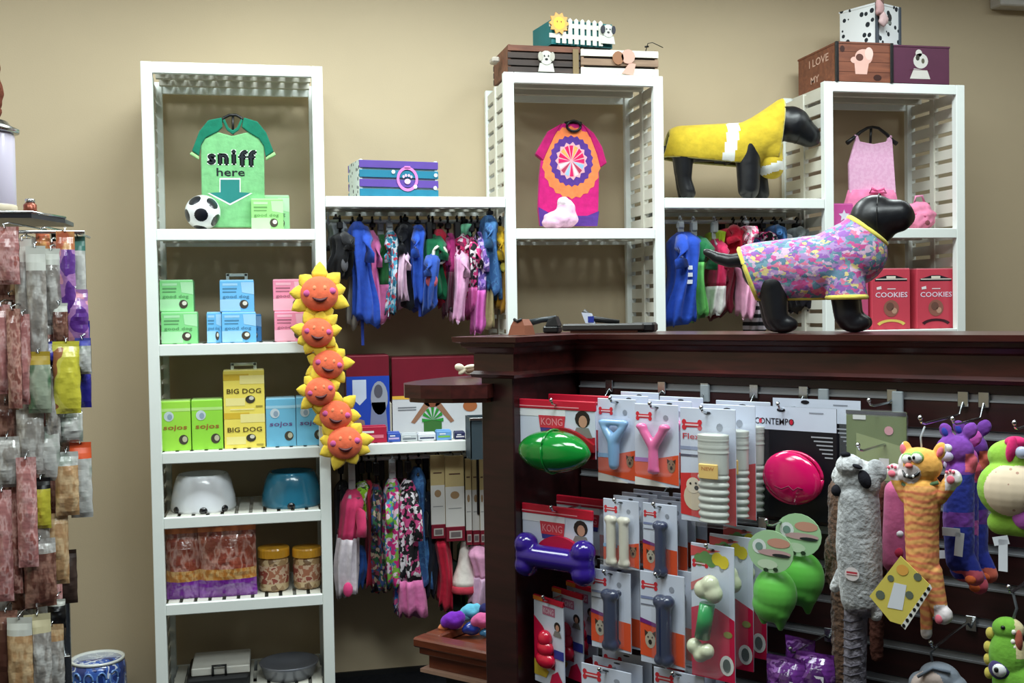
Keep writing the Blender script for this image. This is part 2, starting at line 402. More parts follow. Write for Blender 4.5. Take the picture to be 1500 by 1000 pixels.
# ================================================================== goods on the left tower
def carton(label, px0, px1, pyt, z, yf, rgb, group, kind='dog', depth=.09, h=None, handle=False, extra=None, cat='box', name='treat_box'):
    pm = 500
    x0 = W(px0, pyt+20, yf).x; x1 = W(px1, pyt+20, yf).x
    if h is None: h = W((px0+px1)/2, pyt, yf).z - z
    w = x1-x0; t = thing(name, label, cat, ((x0+x1)/2, yf, z), 0, group)
    lt = tuple(min(255, int(v+(255-v)*.35)) for v in rgb); dk = tuple(int(v*.72) for v in rgb)
    b = MB(); b.box(-w/2, w/2, 0, depth, 0, h, ink(rgb), .0015)
    e = -.0006
    if kind == 'dog':
        b.rect(-w*.42, w*.02, h*.84, h*.92, e, ink(lt)); b.rect(-w*.42, 0, h*.72, h*.77, e, ink(dk)); b.rect(-w*.42, -.02*w, h*.62, h*.66, e, ink(dk))
        b.poly([(w*.12, h*.95), (w*.5, h*.95), (w*.5, h*.55), (w*.15, h*.62)], e, ink(lt)); b.rect(-w*.5, w*.1, h*.03, h*.4, e, ink(lt))
        b.text('good dog', -.03*w, h*.48, w*.78, h*.13, e*2, ink(dk))
        b.oval(w*.2, h*.24, w*.13, h*.14, e*2, ink((70, 62, 52))); b.oval(w*.23, h*.27, w*.07, h*.07, e*3, ink((225, 222, 210)))
    elif kind == 'big':
        for k in (0, .5):
            b.rect(-w*.5, w*.12, h*(k+.38), h*(k+.46), e, ink((226, 190, 60))); b.rect(-w*.1, w*.5, h*(k+.33), h*(k+.44), e*1.2, ink(lt)); b.rect(-w*.45, .02*w, h*(k+.05), h*(k+.15), e, ink(lt))
            b.text('BIG DOG', 0, h*(k+.24), w*.84, h*.062, e*3, ink((84, 66, 28)))
            b.oval(w*.15, h*(k+.13), w*.12, h*.05, e*3, ink((62, 58, 50))); b.oval(w*.18, h*(k+.145), w*.06, h*.025, e*4, ink((216, 212, 196)))
            b.rect(w*.28, w*.45, h*(k+.03), h*(k+.05), e*3, ink(dk))
        b.rect(-w*.34, w*.24, h*.498, h*.508, e*4, ink((246, 238, 190)))
    elif kind == 'sojos':
        b.rect(-w*.5, w*.5, h*.8, h*.86, e, ink(lt)); b.oval(-w*.2, h*.7, w*.16, h*.1, e*2, ink((205, 218, 226))); b.oval(-w*.17, h*.69, w*.08, h*.06, e*3, ink((150, 170, 190)))
        tc_ = (170, 96, 52) if rgb[1] > 180 and rgb[2] < 120 else (112, 84, 140)
        b.text('sojos', 0, h*.46, w*.76, h*.12, e*2, ink(tc_), .1)
        b.oval(w*.26, h*.22, w*.15, h*.1, e*2, ink((72, 66, 54))); b.oval(w*.3, h*.23, w*.08, h*.06, e*3, ink((190, 186, 160)))
    elif kind == 'cookies':
        b.rect(-w*.42, w*.42, h*.80, h*.84, e, ink((30, 26, 36))); b.poly([(-w*.4, h*.84), (-w*.1, h*.9), (w*.1, h*.9), (w*.4, h*.84)], e, ink((34, 30, 40)))
        b.rect(-w*.40, w*.42, h*.825, h*.842, e*2, ink((226, 214, 206))); b.rect(-w*.12, w*.12, h*.845, h*.885, e*2, ink((232, 224, 208)))
        b.poly([(-w*.38, h*.7), (-w*.26, h*.72), (-w*.25, h*.67), (-w*.37, h*.66)], e*2, ink((240, 232, 236))); b.rect(-w*.1, w*.12, h*.665, h*.68, e*2, ink((240, 226, 232)))
        b.text('COOKIES', .01*w, h*.575, w*.84, h*.085, e*2, ink((238, 222, 240)))
        b.oval(0, h*.35, w*.2, h*.14, e*2, ink((150, 96, 84))); b.oval(-.03*w, h*.38, w*.1, h*.07, e*3, ink((112, 78, 68))); b.oval(w*.08, h*.31, w*.07, h*.05, e*3, ink((190, 150, 128)))
        ac = extra
        for k in range(8):
            a0 = math.pi*(.12+.76*k/8); a1 = math.pi*(.12+.76*(k+1)/8)
            b.poly([(w*.4*math.cos(a0), h*(.06+.11*math.sin(a0))), (w*.4*math.cos(a1), h*(.06+.11*math.sin(a1))), (w*.33*math.cos(a1), h*(.03+.10*math.sin(a1))), (w*.33*math.cos(a0), h*(.03+.10*math.sin(a0)))], e*2, ink(ac))
    b.build('carton', t)
    # lid flap / roof of the carton
    f = MB()
    f.box(-w/2+.002, w/2-.002, .003, depth-.003, h, h+.004, ink(lt)); f.build('lid', t)
    if handle:
        hd = MB(); hm = ink((186, 196, 190)); hw = w*.32; hy = depth*.5; H = W((px0+px1)/2, pyt, yf).z - z
        hd.box(-hw, hw, hy-.003, hy+.003, h+.018, h+.03, hm, .002); hd.box(-hw, -hw+.012, hy-.003, hy+.003, h, h+.03, hm); hd.box(hw-.012, hw, hy-.003, hy+.003, h, h+.03, hm)
        hd.build('handle', t)
    return t
G1 = 'small treat boxes on the left tower'
GRN, BLU, PNK = (138, 220, 142), (112, 188, 240), (240, 146, 176)
c1 = carton('light green treat box on the left tower, under the sniff here shirt', 368, 415, 292, S1, .07, (150, 220, 130), G1)
def cart_behind():
    return carton('pale mint treat box half hidden behind the green box on the top shelf', 380, 424, 287, S1, .165, (165, 222, 165), G1)
cart_behind()
hb = W(262, 458, .06).z - S2
carton('green treat box at the bottom left of the second shelf', 236, 289, 458, S2, .06, GRN, G1)
def on_top(label, px0, px1, pyt, rgb, base, yf, handle=False, kind='dog'):
    return carton(label, px0, px1, pyt, base, yf, rgb, G1, kind, handle=handle)
on_top('green treat box stacked on another green box, second shelf', 234, 283, 411, GRN, S2+hb+.0045, .08)
hb2 = W(350, 458, .06).z - S2
carton('light blue treat box at the centre of the blue stack\'s bottom row', 325, 375, 458, S2, .06, BLU, G1)
carton('light blue treat box peeking out at the left of the blue stack', 303, 324.5, 458, S2, .075, BLU, G1)
carton('darker blue treat box set back at the right of the blue stack', 350, 383, 461, S2, .17, (70, 140, 200), G1)
on_top('light blue treat box with a handle on top of the blue stack', 322, 372, 411, BLU, S2+hb2+.0045, .07, True)
hb3 = W(430, 457, .06).z - S2
carton('pink treat box at the bottom of the pink stack', 402, 452, 457, S2, .06, PNK, G1)
on_top('pink treat box on top of the pink stack', 400, 450, 410, PNK, S2+hb3+.0045, .07)
G2 = 'food boxes on the third shelf of the left tower'
carton('lime green food box at the far left of the third shelf', 233.5, 279, 588, S3, .05, (166, 228, 76), G2, 'sojos', name='food_box')
carton('second lime green food box, beside the tall yellow box', 280.5, 326, 586, S3, .05, (156, 226, 72), G2, 'sojos', name='food_box')
carton('tall yellow BIG DOG double box with a clear handle', 327, 387, 543, S3, .05, (250, 230, 104), G2, 'big', handle=True, name='food_box')
carton('light blue food box just right of the yellow box', 389.5, 433, 584, S3, .05, (118, 192, 226), G2, 'sojos', name='food_box')
carton('light blue food box partly behind the sun garland', 433.8, 476, 582, S3, .05, (118, 192, 226), G2, 'sojos', name='food_box')

# ---- sniff here shirt
def shirt_sniff():
    yf = .10; z0 = S1
    t = thing('dog_shirt', 'green dog T-shirt with dark sleeves printed sniff here and an arrow', 'shirt', (W(341, 250, yf).x, yf, z0))
    def q(px, py): v = W(px, py, yf); return (v.x-t.location.x, v.z-z0)
    lg, dg, hm = cl((122, 188, 128)), cl((14, 116, 90)), cl((160, 205, 140))
    def panel(pts, y, th, m, name, n=5):
        mb = MB(); mb.prism([q(*p_) for p_ in pts], y, y+th, m); o = mb.build(name, t)
        bv = o.modifiers.new('b', 'BEVEL'); bv.width = .004; bv.segments = 2; return o
    panel([(296, 333), (294, 214), (300, 203), (318, 193), (340, 199), (364, 193), (380, 203), (387, 214), (388, 333)], 0, .016, lg, 'body')
    panel([(325, 172), (305, 176), (292, 192), (281, 221), (291.5, 228), (294.5, 212), (301, 202), (319, 193), (326, 186)], -.005, .024, dg, 'sleeve')
    panel([(357, 172), (377, 178), (390, 194), (401, 222), (389, 230), (386.5, 214), (379, 203), (364, 194), (354, 186)], -.005, .024, dg, 'sleeve')
    panel([(280.5, 222), (291.5, 229), (291, 234), (277.5, 226)], -.004, .022, hm, 'cuff'); panel([(402, 222), (389, 230.5), (389.5, 235), (404.5, 227)], -.004, .022, hm, 'cuff')
    panel([(326, 177), (332, 191), (341, 197), (350, 191), (356, 177), (353, 174), (347, 187), (341, 191), (335, 187), (329, 174)], -.006, .006, dg, 'collar')
    pr = MB()
    wh, bk, tl = ink((240, 246, 240)), ink((14, 22, 30)), ink((34, 128, 122))
    def letters(s_, xs, cy, h_, w_):
        for ch, cx in zip(s_, xs):
            a = q(cx, cy); d = W(cx+w_, cy, yf).x-W(cx, cy, yf).x; hh = h_*d/w_
            for dx in (-1, 0, 1):
                for dz in (-1, 0, 1): pr.text(ch, a[0]+dx*.004, a[1]+dz*.004, d*(.35 if ch == 'i' else 1), hh, -.0012, wh)
            pr.text(ch, a[0], a[1], d*(.35 if ch == 'i' else 1), hh, -.002, bk)
    letters('s', [310], 233, 14, 10); letters('n', [327], 233, 15, 13); letters('i', [342.5], 230, 20, 13); letters('ff', [356, 369], 232, 22, 11)
    a = q(338, 252); pr.text('here', a[0], a[1], .108, .032, -.0012, bk)
    ar = [(323, 263), (351, 263), (351, 281.5), (367, 282.5), (337, 298), (307, 282.5), (323, 281.5)]
    cx_, cy_ = q(337, 279); pts = [q(*p_) for p_ in ar]
    pr.poly([(cx_+(x-cx_)*1.1, cy_+(z-cy_)*1.14) for x, z in pts], -.001, wh); pr.poly(pts, -.0016, tl)
    pr.build('printed_text', t)
    h = MB(); hk = [q(*p_) for p_ in [(322, 181), (328, 172), (336, 168), (346, 168), (353, 172), (359, 181)]]
    h.tube([(x, .008, z) for x, z in hk], .006, M_black, 8)
    a, b_ = q(341, 168), q(341, 196); h.tube([(a[0], .012, a[1]), (b_[0], .012, b_[1])], .005, M_black, 8)
    h.build('hanger', t)
shirt_sniff()
# ---- soccer ball: white ball with black pentagons
def soccer():
    x, r = W(297, 313, .07).x, .0675; t = thing('soccer_ball', 'white soccer ball with black pentagons on the top left shelf', 'ball', (x, .07, S1+r+.002), .5)
    me = None; bm = bmesh.new(); bmesh.ops.create_icosphere(bm, subdivisions=6, radius=r)
    phi = (1+5**.5)/2; ico = [Vector(v).normalized() for v in [(0, a, b*phi) for a in (1, -1) for b in (1, -1)]+[(a, b*phi, 0) for a in (1, -1) for b in (1, -1)]+[(b*phi, 0, a) for a in (1, -1) for b in (1, -1)]]
    rt = Matrix.Rotation(.45, 3, 'X') @ Matrix.Rotation(.3, 3, 'Y'); ico = [rt @ v for v in ico]
    me = bpy.data.meshes.new('cover'); wh, bk = gloss((242, 244, 246), .3), gloss((20, 24, 34), .3)
    for f in bm.faces:
        c = f.calc_center_median().normalized(); f.smooth = True
        f.material_index = 1 if max(c.dot(v) for v in ico) > .925 else 0
    bm.to_mesh(me); bm.free(); me.materials.append(wh); me.materials.append(bk); place('cover', me, t)
soccer()
# ---- bowls
def bowl(label, px, py, wpx, rgb, dots, foot):
    x = W(px, py, .16).x; w = W(px+wpx/2, py, .16).x-W(px-wpx/2, py, .16).x; R = w/2; h = R*1.12
    t = thing('pet_bowl', label, 'bowl', (x, .17, S4), 0, 'pet bowls on the fourth shelf')
    b = MB(); m = gloss(rgb, .2)
    b.lathe([(R*.98, 0), (R, .01), (R*.97, h*.35), (R*.86, h*.78), (R*.78, h*.95), (R*.73, h), (R*.68, h*.985), (R*.62, h*.9), (R*.5, h*.4), (R*.2, h*.3)], m, 36)
    b.build('bowl', t)
    for a in dots:
        d = MB(); d.T = Matrix.Rotation(a, 4, 'Z'); d.ell((0, -R*.985, .012), (.016, .008, .014), gloss((24, 24, 28))); d.build('cutout', t)
    return t
bowl('white ceramic pet bowl with black cutouts at its foot, fourth shelf', 298, 735, 97, (240, 243, 250), (-.9, .05, .75), None)
bowl('blue glossy pet bowl on the fourth shelf', 428, 725, 90, (40, 116, 146), (-.05,), None)
# ---- treat bags
def pouch(label, px0, px1, pyt, z, yf, group, foil, lower, band, mid, name='treat_bag', cat='treat bag', dpt=.06):
    x0, x1 = W(px0, pyt, yf).x, W(px1, pyt, yf).x; w = x1-x0; h = W(px0, pyt, yf).z-z
    t = thing(name, label, cat, ((x0+x1)/2, yf+.03, z), 0, group)
    mb = MB(); nx, nz = 14, 20
    def surf(sgn):
        g = []
        for k in range(nz+1):
            v = k/nz; bulge = math.sin(math.pi*min(1, v*1.08))**.7*dpt*(.62 if v < .85 else .25)+.002
            g.append([(-w/2+w*i/nx+.004*noise.noise(Vector((i*.5, k*.4, sgn))), sgn*(bulge*math.sin(math.pi*i/nx)**.6)+(.006*noise.noise(Vector((i*.7, k*.6, 3+w*9))) if 0 < i < nx else 0), h*v) for i in range(nx+1)])
        return g
    for sgn in (-1, 1):
        g = surf(sgn)
        for k in range(nz):
            v = (k+.5)/nz; m = lower if v < .26 else (mid if v < .42 else (foil if v < .88 else band))
            vs = g[k]+g[k+1]; n = nx+1
            fs = [((i, i+1, i+1+n, i+n) if sgn < 0 else (i+1, i, i+n, i+1+n)) for i in range(nx)]; mb.add(vs, fs, m, True)
    mb.build('pouch', t)
    return t
fo = ramp_mat('copper_foil', 'noise', 28, [(0, (120, 58, 48)), (.42, (150, 74, 56)), (.52, (186, 140, 128)), (.6, (140, 66, 52))], .22, .6, coat=1, soft=True, stretch=(1, 1, .45))
pu = ramp_mat('purple_film', 'noise', 39, [(0, (104, 30, 130)), (.5, (126, 46, 160)), (.62, (150, 90, 180))], .25, .5, coat=1, soft=True, stretch=(1, 1, .45))
sk = ramp_mat('treat_picture', 'noise', 72, [(0, (176, 96, 40)), (.45, (196, 130, 60)), (.56, (214, 170, 110))], .3, .5, coat=.6, soft=True, stretch=(1, 1, .45))
og = mat('orange_band', (206, 120, 70), .3, coat=.5)
pouch('narrow copper and purple treat pouch at the left of the fifth shelf', 241, 292, 774, S5, .05, 'treat pouches on the fifth shelf', fo, pu, og, sk)
pouch('wide shiny copper and purple treat pouch beside the jars', 289, 374, 771, S5, .04, 'treat pouches on the fifth shelf', fo, pu, og, sk)
# ---- jars
def treat_jar(label, px0, px1, yf=.11):
    x0, x1 = W(px0, 830, yf).x, W(px1, 830, yf).x; R = (x1-x0)/2; h = W(px0, 803, yf).z-S5
    t = thing('treat_jar', label, 'jar', ((x0+x1)/2, yf+.02, S5), 0, 'treat jars on the fifth shelf')
    bis = ramp_mat('biscuit_pieces', 'voronoi', 45, [(0, (126, 92, 58)), (.35, (176, 142, 100)), (.7, (206, 180, 140))], .4, .4, coat=.7)
    lab = ramp_mat('jar_label', 'noise', 34, [(0, (170, 110, 84)), (.45, (206, 176, 150)), (.57, (150, 72, 60))], .4)
    MB().lathe([(R*.9, .004), (R*.97, .012), (R*.97, h*.72), (R*.9, h*.76)], bis, 28).build('jar_body', t)
    MB().lathe([(R*.978, h*.2), (R*.99, h*.21), (R*.99, h*.6), (R*.978, h*.61)], lab, 28, cap=False).build('label_band', t)
    l = MB(); ly = gloss((222, 160, 44), .35); pr_ = []
    n = 56
    l.rings([[((R*k*(1+.012*(j % 2)))*math.cos(2*math.pi*j/n), (R*k*(1+.012*(j % 2)))*math.sin(2*math.pi*j/n), z) for j in range(n)] for k, z in ((.98, h*.78), (1.02, h*.79), (1.02, h*.96), (.97, h))], ly, True, False)
    l.build('lid', t)
treat_jar('biscuit jar with a yellow lid, the left of the two jars', 378, 424)
treat_jar('biscuit jar with a yellow lid, the right of the two jars by the post', 429, 471)
# ---- bottom of the tower: a carrier with a white tag, and a grey bowl
def carrier():
    z = .12; y = .06
    x0, x1 = W(272, 990, y).x, W(366, 990, y).x; zt = W(300, 985, y).z
    t = thing('pet_carrier', 'dark pet carrier with a white paper band on the bottom shelf', 'carrier', (0, 0, 0))
    MB().box(x0, x1, y, y+.28, z, zt-.02, M_black, .012).build('shell', t)
    MB().box(x0+.02, x1+.0, y+.02, y+.24, zt-.02, zt+.012, ink((206, 204, 196)), .004).build('paper_band', t)
    h = MB(); xm = (x0+x1)/2; h.tube([(xm-.02, y+.015, zt-.03), (xm-.02, y+.012, zt+.02), (xm+.03, y+.012, zt+.02), (xm+.03, y+.015, zt-.03)], .006, M_black); h.build('handle', t)
    xb = W(424, 985, .1).x; R = .12; zt = W(424, 974, .1).z; hh = zt-.12
    m = mat('grey_steel_bowl', (120, 122, 130), .35, metal=.4)
    b = MB().lathe([(R*.8, 0), (R*.86, .02), (R*.95, hh*.8), (R, hh), (R*.97, hh), (R*.85, hh*.6), (R*.3, hh*.5)], m, 32).build('pet_bowl', None, (xb, .16, .12))
    tag(b, 'grey bowl beside the dark carrier on the bottom shelf', 'bowl', 'pet bowls on the bottom shelf')
carrier()
# ---- sun garland
def garland():
    t = thing('sun_garland', 'hanging string of six smiling orange plush suns with yellow petals', 'plush garland', (W(470, 400, -.06).x, -.03, 1.8))
    og, ye = cl((240, 112, 76)), cl((240, 208, 70)); pk, dk = cl((206, 92, 150)), ink((70, 20, 26))
    suns = [(468, 430, 30, .0), (465, 487, 25, .15), (481, 534, 25, .25), (469, 573, 24, -.15), (492, 608, 26, .2), (505, 648, 28, 0)]
    cord = MB(); cp = []
    for k, (px, py, r, a) in enumerate(suns):
        v = W(px, py, -.07); R = r/FPX*4.35; yy = -.065-.012*(k % 2)
        c = Vector((v.x, yy, v.z))-t.location; cp.append((c.x, c.y+.03, c.z))
        f = blob([('e', (0, 0, 0), (R*.92, R*.5, R*.86))], R*.08, 2, [og]); s = place('sun', f, t, c, rot=(0, a, 0))
        for j in range(9):
            th = 2*math.pi*j/9+.2+.12*math.sin(j*5+k); L = R*(.72+.16*((j*7+k) % 3)); rot = Matrix.Rotation(-th, 3, 'Y')
            pm = MB(); n = 8; d = Vector((math.cos(th), 0, math.sin(th))); q = Vector((-math.sin(th), 0, math.cos(th)))
            R_ = []
            for u, wv in ((0, .34), (.35, .40), (.7, .25), (1, .03)):
                cc = d*(R*.72+L*u*.8); R_.append([tuple(cc+q*R*wv*math.cos(2*math.pi*i/n)+Vector((0, R*(.10+.1*u)+R*.09*math.sin(2*math.pi*i/n), 0))) for i in range(n)])
            pm.rings(R_, ye); pm.build('petal', s)
        m = MB()
        pts = [(R*(-.36+.72*i/8), -R*.50+.0*i, -R*.18-R*.16*math.sin(math.pi*i/8)) for i in range(9)]
        m.tube(pts, [R*.02+R*.085*math.sin(math.pi*i/8) for i in range(9)], dk, 8); m.build('mouth', s)
        for sx in (-1, 1): MB().ell((sx*R*.58, -R*.33, R*.12 if sx > 0 else R*.02), (R*.2, R*.1, R*.17), pk, 12, 8).build('cheek', s)
        for sx in (-1, 1): MB().ell((sx*R*.24, -R*.42, R*.26), (R*.1, R*.06, R*.13), cl((248, 146, 104)), 10, 6).build('eye', s)
    top = W(470, 385, -.06); cp = [(cp[0][0], cp[0][1], top.z-t.location.z)]+cp
    cord.tube(cp, .004, ye); cord.build('cord', t)
garland()

# ================================================================== crates on top
PAWM = ramp_mat('paw_print_card', 'dots', 26, [(0, (26, 34, 44)), (.30, (228, 232, 234))], .6)
PAWS = ramp_mat('paw_print_card_small', 'dots', 34, [(0, (30, 40, 52)), (.28, (214, 226, 222))], .6)
def paw(mb, cx, cz, r, y, m):
    mb.oval(cx, cz-r*.2, r*.5, r*.42, y, m, 12)
    for a in (-.9, -.3, .3, .9): mb.oval(cx+r*.8*math.sin(a), cz+r*.15+r*.6*math.cos(a), r*.19, r*.24, y, m, 8)
def crate(label, px0, px1, pyb, pyt, yf, zb, depth, slats, endm, group='slatted wooden gift crates', rz=0, back=None, deco=None, loc=None, gap=.35, name='gift_crate'):
    x0, x1 = W(px0, pyb, yf).x, W(px1, pyb, yf).x; w = x1-x0; h = W((px0+px1)/2, pyt, yf).z-zb
    t = thing(name, label, 'crate', (x0, yf, zb), rz, group)
    for xx in (0, w-.012): MB().box(xx, xx+.012, .004, depth-.004, 0, h, endm, .002).build('end_panel', t)
    MB().box(.012, w-.012, .008, depth-.008, .002, .012, back or endm).build('bottom', t)
    n = len(slats); p_ = h/n
    for side in (0, 1):
        for i, m in enumerate(slats):
            z0 = h-(i+1)*p_+p_*gap*.5; z1 = h-i*p_-p_*gap*.5
            y0 = 0 if side == 0 else depth-.007
            MB().box(-.002, w+.002, y0-.001, y0+.007, z0, z1, m, .001).build('slat', t)
    if back: MB().box(.013, w-.013, .009, .014, .012, h*.97, back).build('lining', t)
    if deco: deco(t, w, h)
    return t
pup, tea = mat('purple_paint', (92, 66, 156), .5), mat('teal_paint', (24, 120, 150), .5)
def d_purple(t, w, h):
    b = MB(); pk = ink((220, 130, 200)); 
    for k in range(20):
        a0, a1 = 2*math.pi*k/20, 2*math.pi*(k+1)/20
        b.poly([(w*.6+.045*math.cos(a0), h*.5+.05*math.sin(a0)), (w*.6+.045*math.cos(a1), h*.5+.05*math.sin(a1)), (w*.6+.034*math.cos(a1), h*.5+.038*math.sin(a1)), (w*.6+.034*math.cos(a0), h*.5+.038*math.sin(a0))], -.004, pk)
    paw(b, w*.6, h*.47, .026, -.0045, ink((236, 190, 226)))
    for u, v in ((.42, .68), (.7, .3), (.96, .28), (.97, .62)): b.oval(w*u, h*v, .008, .008, -.0045, ink((236, 240, 244)), 8)
    b.prism([(w*.6-.012, h*.8), (w*.6+.012, h*.8), (w*.6+.012, h*.84), (w*.6-.012, h*.84)], -.007, -.0015, pk); b.build('paw_emblem', t)
crate('purple and teal striped crate with paw print ends, on the left bridging shelf', 528, 646, 287, 233, .03, SP, .2, [pup, tea, pup, tea], PAWS, rz=.16, deco=d_purple, gap=.22, back=mat('pale_lining', (190, 206, 204), .7))
bro, dbr, crm = wood('crate_brown', (92, 54, 40), (128, 80, 58), .6, 0), wood('crate_dark', (42, 34, 32), (66, 52, 46), .6, 0), mat('cream_paint', (226, 226, 214), .55)
tan = wood('crate_tan', (120, 96, 76), (156, 128, 104), .6, 0)
def dogface(b, cx, cz, r, y, c1, c2, c3=(40, 40, 44)):
    b.prism([(cx-r, cz-r*1.2), (cx+r, cz-r*1.2), (cx+r*.8, cz-r*.2), (cx-r*.8, cz-r*.2)], y, y+.006, c1)
    P = [(cx+r*.8*math.cos(2*math.pi*i/14), cz+r*.45+r*.85*math.sin(2*math.pi*i/14)) for i in range(14)]; b.prism(P, y-.002, y+.006, c1)
    for sx in (-1, 1):
        P = [(cx+sx*r*.75+r*.28*math.cos(2*math.pi*i/10), cz+r*.6+r*.55*math.sin(2*math.pi*i/10)) for i in range(10)]; b.prism(P, y-.005, y+.004, c2)
        b.oval(cx+sx*r*.25, cz+r*.65, r*.1, r*.13, y-.0026, ink(c3), 8)
    b.oval(cx, cz+r*.25, r*.2, r*.15, y-.0026, ink(c3), 8)
def d_brown(t, w, h):
    b = MB(); dogface(b, w*.52, h*.42, .034, -.010, ink((196, 196, 186)), ink((176, 172, 160))); b.build('dog_cutout', t)
    b = MB(); b.prism([(w*.9, 0), (w*.98, 0), (w*.98, h*.9), (w*.9, h*.9)], -.006, -.0015, mat('olive_wood', (124, 104, 70), .6)); b.build('corner_batten', t)
    for i in range(3): pass
    b = MB(); b.box(-.045, -.012, .1, .16, h*.55, h*.75, ink((186, 178, 166)), .006); b.build('tag', t)
crate('brown crate with dark slats and a dog cutout, on top of the middle tower', 745, 850, 105, 66, .02, TOP, .28, [bro, dbr, dbr, dbr], bro, rz=.02, deco=d_brown, gap=.2, back=dbr)
def d_white(t, w, h):
    b = MB(); pk = ink((208, 164, 148)); b.prism([(w*.52, h*.1), (w*.66, h*.02), (w*.7, h*.45), (w*.62, h*.5)], -.008, -.0015, pk)
    P = [(w*.6+.03*math.cos(2*math.pi*i/12), h*.72+.03*math.sin(2*math.pi*i/12)) for i in range(12)]; b.prism(P, -.009, -.0015, pk)
    P = [(w*.47+.024*math.cos(2*math.pi*i/12), h*.66+.028*math.sin(2*math.pi*i/12)) for i in range(12)]; b.prism(P, -.009, -.0015, ink((150, 104, 74))); b.build('dog_cutout', t)
    b = MB(); b.tube([(w*.86, .02, h), (w*.88, .01, h+.03), (w*.93, .0, h+.032), (w*1.08, .01, h+.015)], .0018, M_black, 5); b.tube([(w*.85, .02, h+.018), (w*.9, .02, h+.02)], .004, M_black, 6); b.build('wire_bow', t)
crate('tan crate with white slats and pink figure on the middle tower', 852, 964, 105, 72, .02, TOP, .28, [crm, tan, crm], tan, deco=d_white, gap=.26, back=dbr)
def fence_crate():
    yf = .04; zb = TOP+W(850, 68, .02).z-W(850, 105, .02).z+.004; zb = TOP+.128
    x0, x1 = W(808, 70, yf).x, W(903, 70, yf).x; w = x1-x0; h = W(850, 28, yf).z-zb; D = .2
    t = thing('gift_crate', 'teal crate with white picket fence and sun, topmost on the middle tower', 'crate', (x0, yf, zb), .16, 'slatted wooden gift crates')
    te = mat('dark_teal_paint', (18, 108, 112), .55)
    for q in ((0, w, 0, .008), (0, w, D-.008, D), (0, .008, .008, D-.008), (w-.008, w, .008, D-.008)): MB().box(q[0], q[1], q[2], q[3], .006, h*.95, te, .001).build('side_panel', t)
    MB().box(0, w, 0, D, 0, .006, te).build('bottom', t)
    n = 8
    for i in range(n):
        xx = w*(.06+.8*i/n); ww = .017
        MB().prism([(xx, .004), (xx+ww, .004), (xx+ww, h*.96), (xx+ww/2, h*1.03), (xx, h*.96)], -.011, -.006, crm).build('picket', t)
    for zz in (.24, .66): MB().box(-.01, w*.88, -.006, -.0005, h*zz, h*zz+.018, crm).build('rail', t)
    b = MB(); cx, cz = w*.10, h*.78
    P = [(cx+(.034 if i % 2 else .046)*math.cos(2*math.pi*i/20), cz+(.034 if i % 2 else .046)*math.sin(2*math.pi*i/20)) for i in range(20)]
    b.prism(P, -.018, -.012, ink((238, 168, 90))); b.oval(cx, cz, .026, .026, -.0185, ink((244, 196, 70)))
    for sx in (-1, 1): b.oval(cx+sx*.009, cz+.006, .003, .004, -.019, ink((150, 84, 40)), 8)
    b.build('sun_cutout', t)
    b = MB(); dogface(b, w*.9, h*.5, .032, -.018, ink((206, 208, 200)), ink((28, 30, 46))); b.build('dog_cutout', t)
fence_crate()
# ---- boxes on the right tower
def plainbox(label, px0, px1, pyb, pyt, yf, zb, D, m, side, rz, deco, name='gift_box', corner=None):
    x0, x1 = W(px0, pyb, yf).x, W(px1, pyb, yf).x; w = x1-x0; h = W((px0+px1)/2, pyt, yf).z-zb
    t = thing(name, label, 'box', (x0, yf, zb), rz, 'decorated boxes on the right tower')
    MB().box(0, w, 0, D, 0, h*.97, m, .002).build('box_body', t)
    r = MB(); 
    for q in ((.0, w, .0, .006), (0, w, D-.006, D), (0, .006, .006, D-.006), (w-.006, w, .006, D-.006)): r.box(q[0]-.002, q[1]+.002, q[2]-.002 if q[2] == 0 else q[2], q[3]+.002 if q[3] == D else q[3], h*.955, h, m)
    r.build('rim', t)
    deco(t, w, h, D)
    if corner:
        for xx in (0, w): MB().box(xx-.007, xx+.007, -.006, .006, .0, h, corner, .001).build('corner_batten', t)
    return t
brb = wood('box_brown', (104, 58, 42), (140, 82, 58), .55, .1)
def dd(t, w, h, D):
    b = MB(); P = ink((222, 176, 164)); cx = w*.47
    b.poly([(cx-.035, h*.2), (cx+.02, h*.2), (cx+.03, h*.5), (cx-.04, h*.5)], -.0008, P)
    b.oval(cx+.005, h*.63, .042, h*.2, -.001, P); b.oval(cx+.03, h*.72, .02, h*.16, -.0012, ink((230, 196, 186))); b.oval(cx-.015, h*.62, .018, h*.09, -.0014, ink((96, 60, 52))); b.oval(cx-.04, h*.55, .018, .014, -.0012, P)
    for i in range(1, 4): b.rect(0.008, w-.008, h*i/4, h*i/4+.0022, -.0005, ink((84, 46, 34)))
    b.oval(w*.1, h*.82, .012, .015, -.0008, ink((60, 34, 30)), 8); b.oval(w*.74, h*.12, .02, .014, -.0008, ink((60, 34, 30)), 10)
    # lettering on the left side
    s_ = MB(); s_.T = Matrix.Rotation(-math.pi/2, 4, 'Z') @ Matrix.Translation((0, 0, 0))
    wm = ink((214, 176, 160)); s_.text('I LOVE', -D*.45, h*.72, D*.5, h*.2, -.0008, wm); s_.text('MY', -D*.55, h*.28, D*.22, h*.18, -.0008, wm); s_.text('DOG', -D*.30, h*.1, D*.3, h*.12, -.0008, ink((120, 70, 52)))
    s_.build('lettering', t); b.build('dog_print', t)
plainbox('brown wood-look box with a pink dog print and lettered side, right tower', 1226, 1306, 121, 62, .0, TOP, .36, brb, None, .0, dd, corner=M_black)
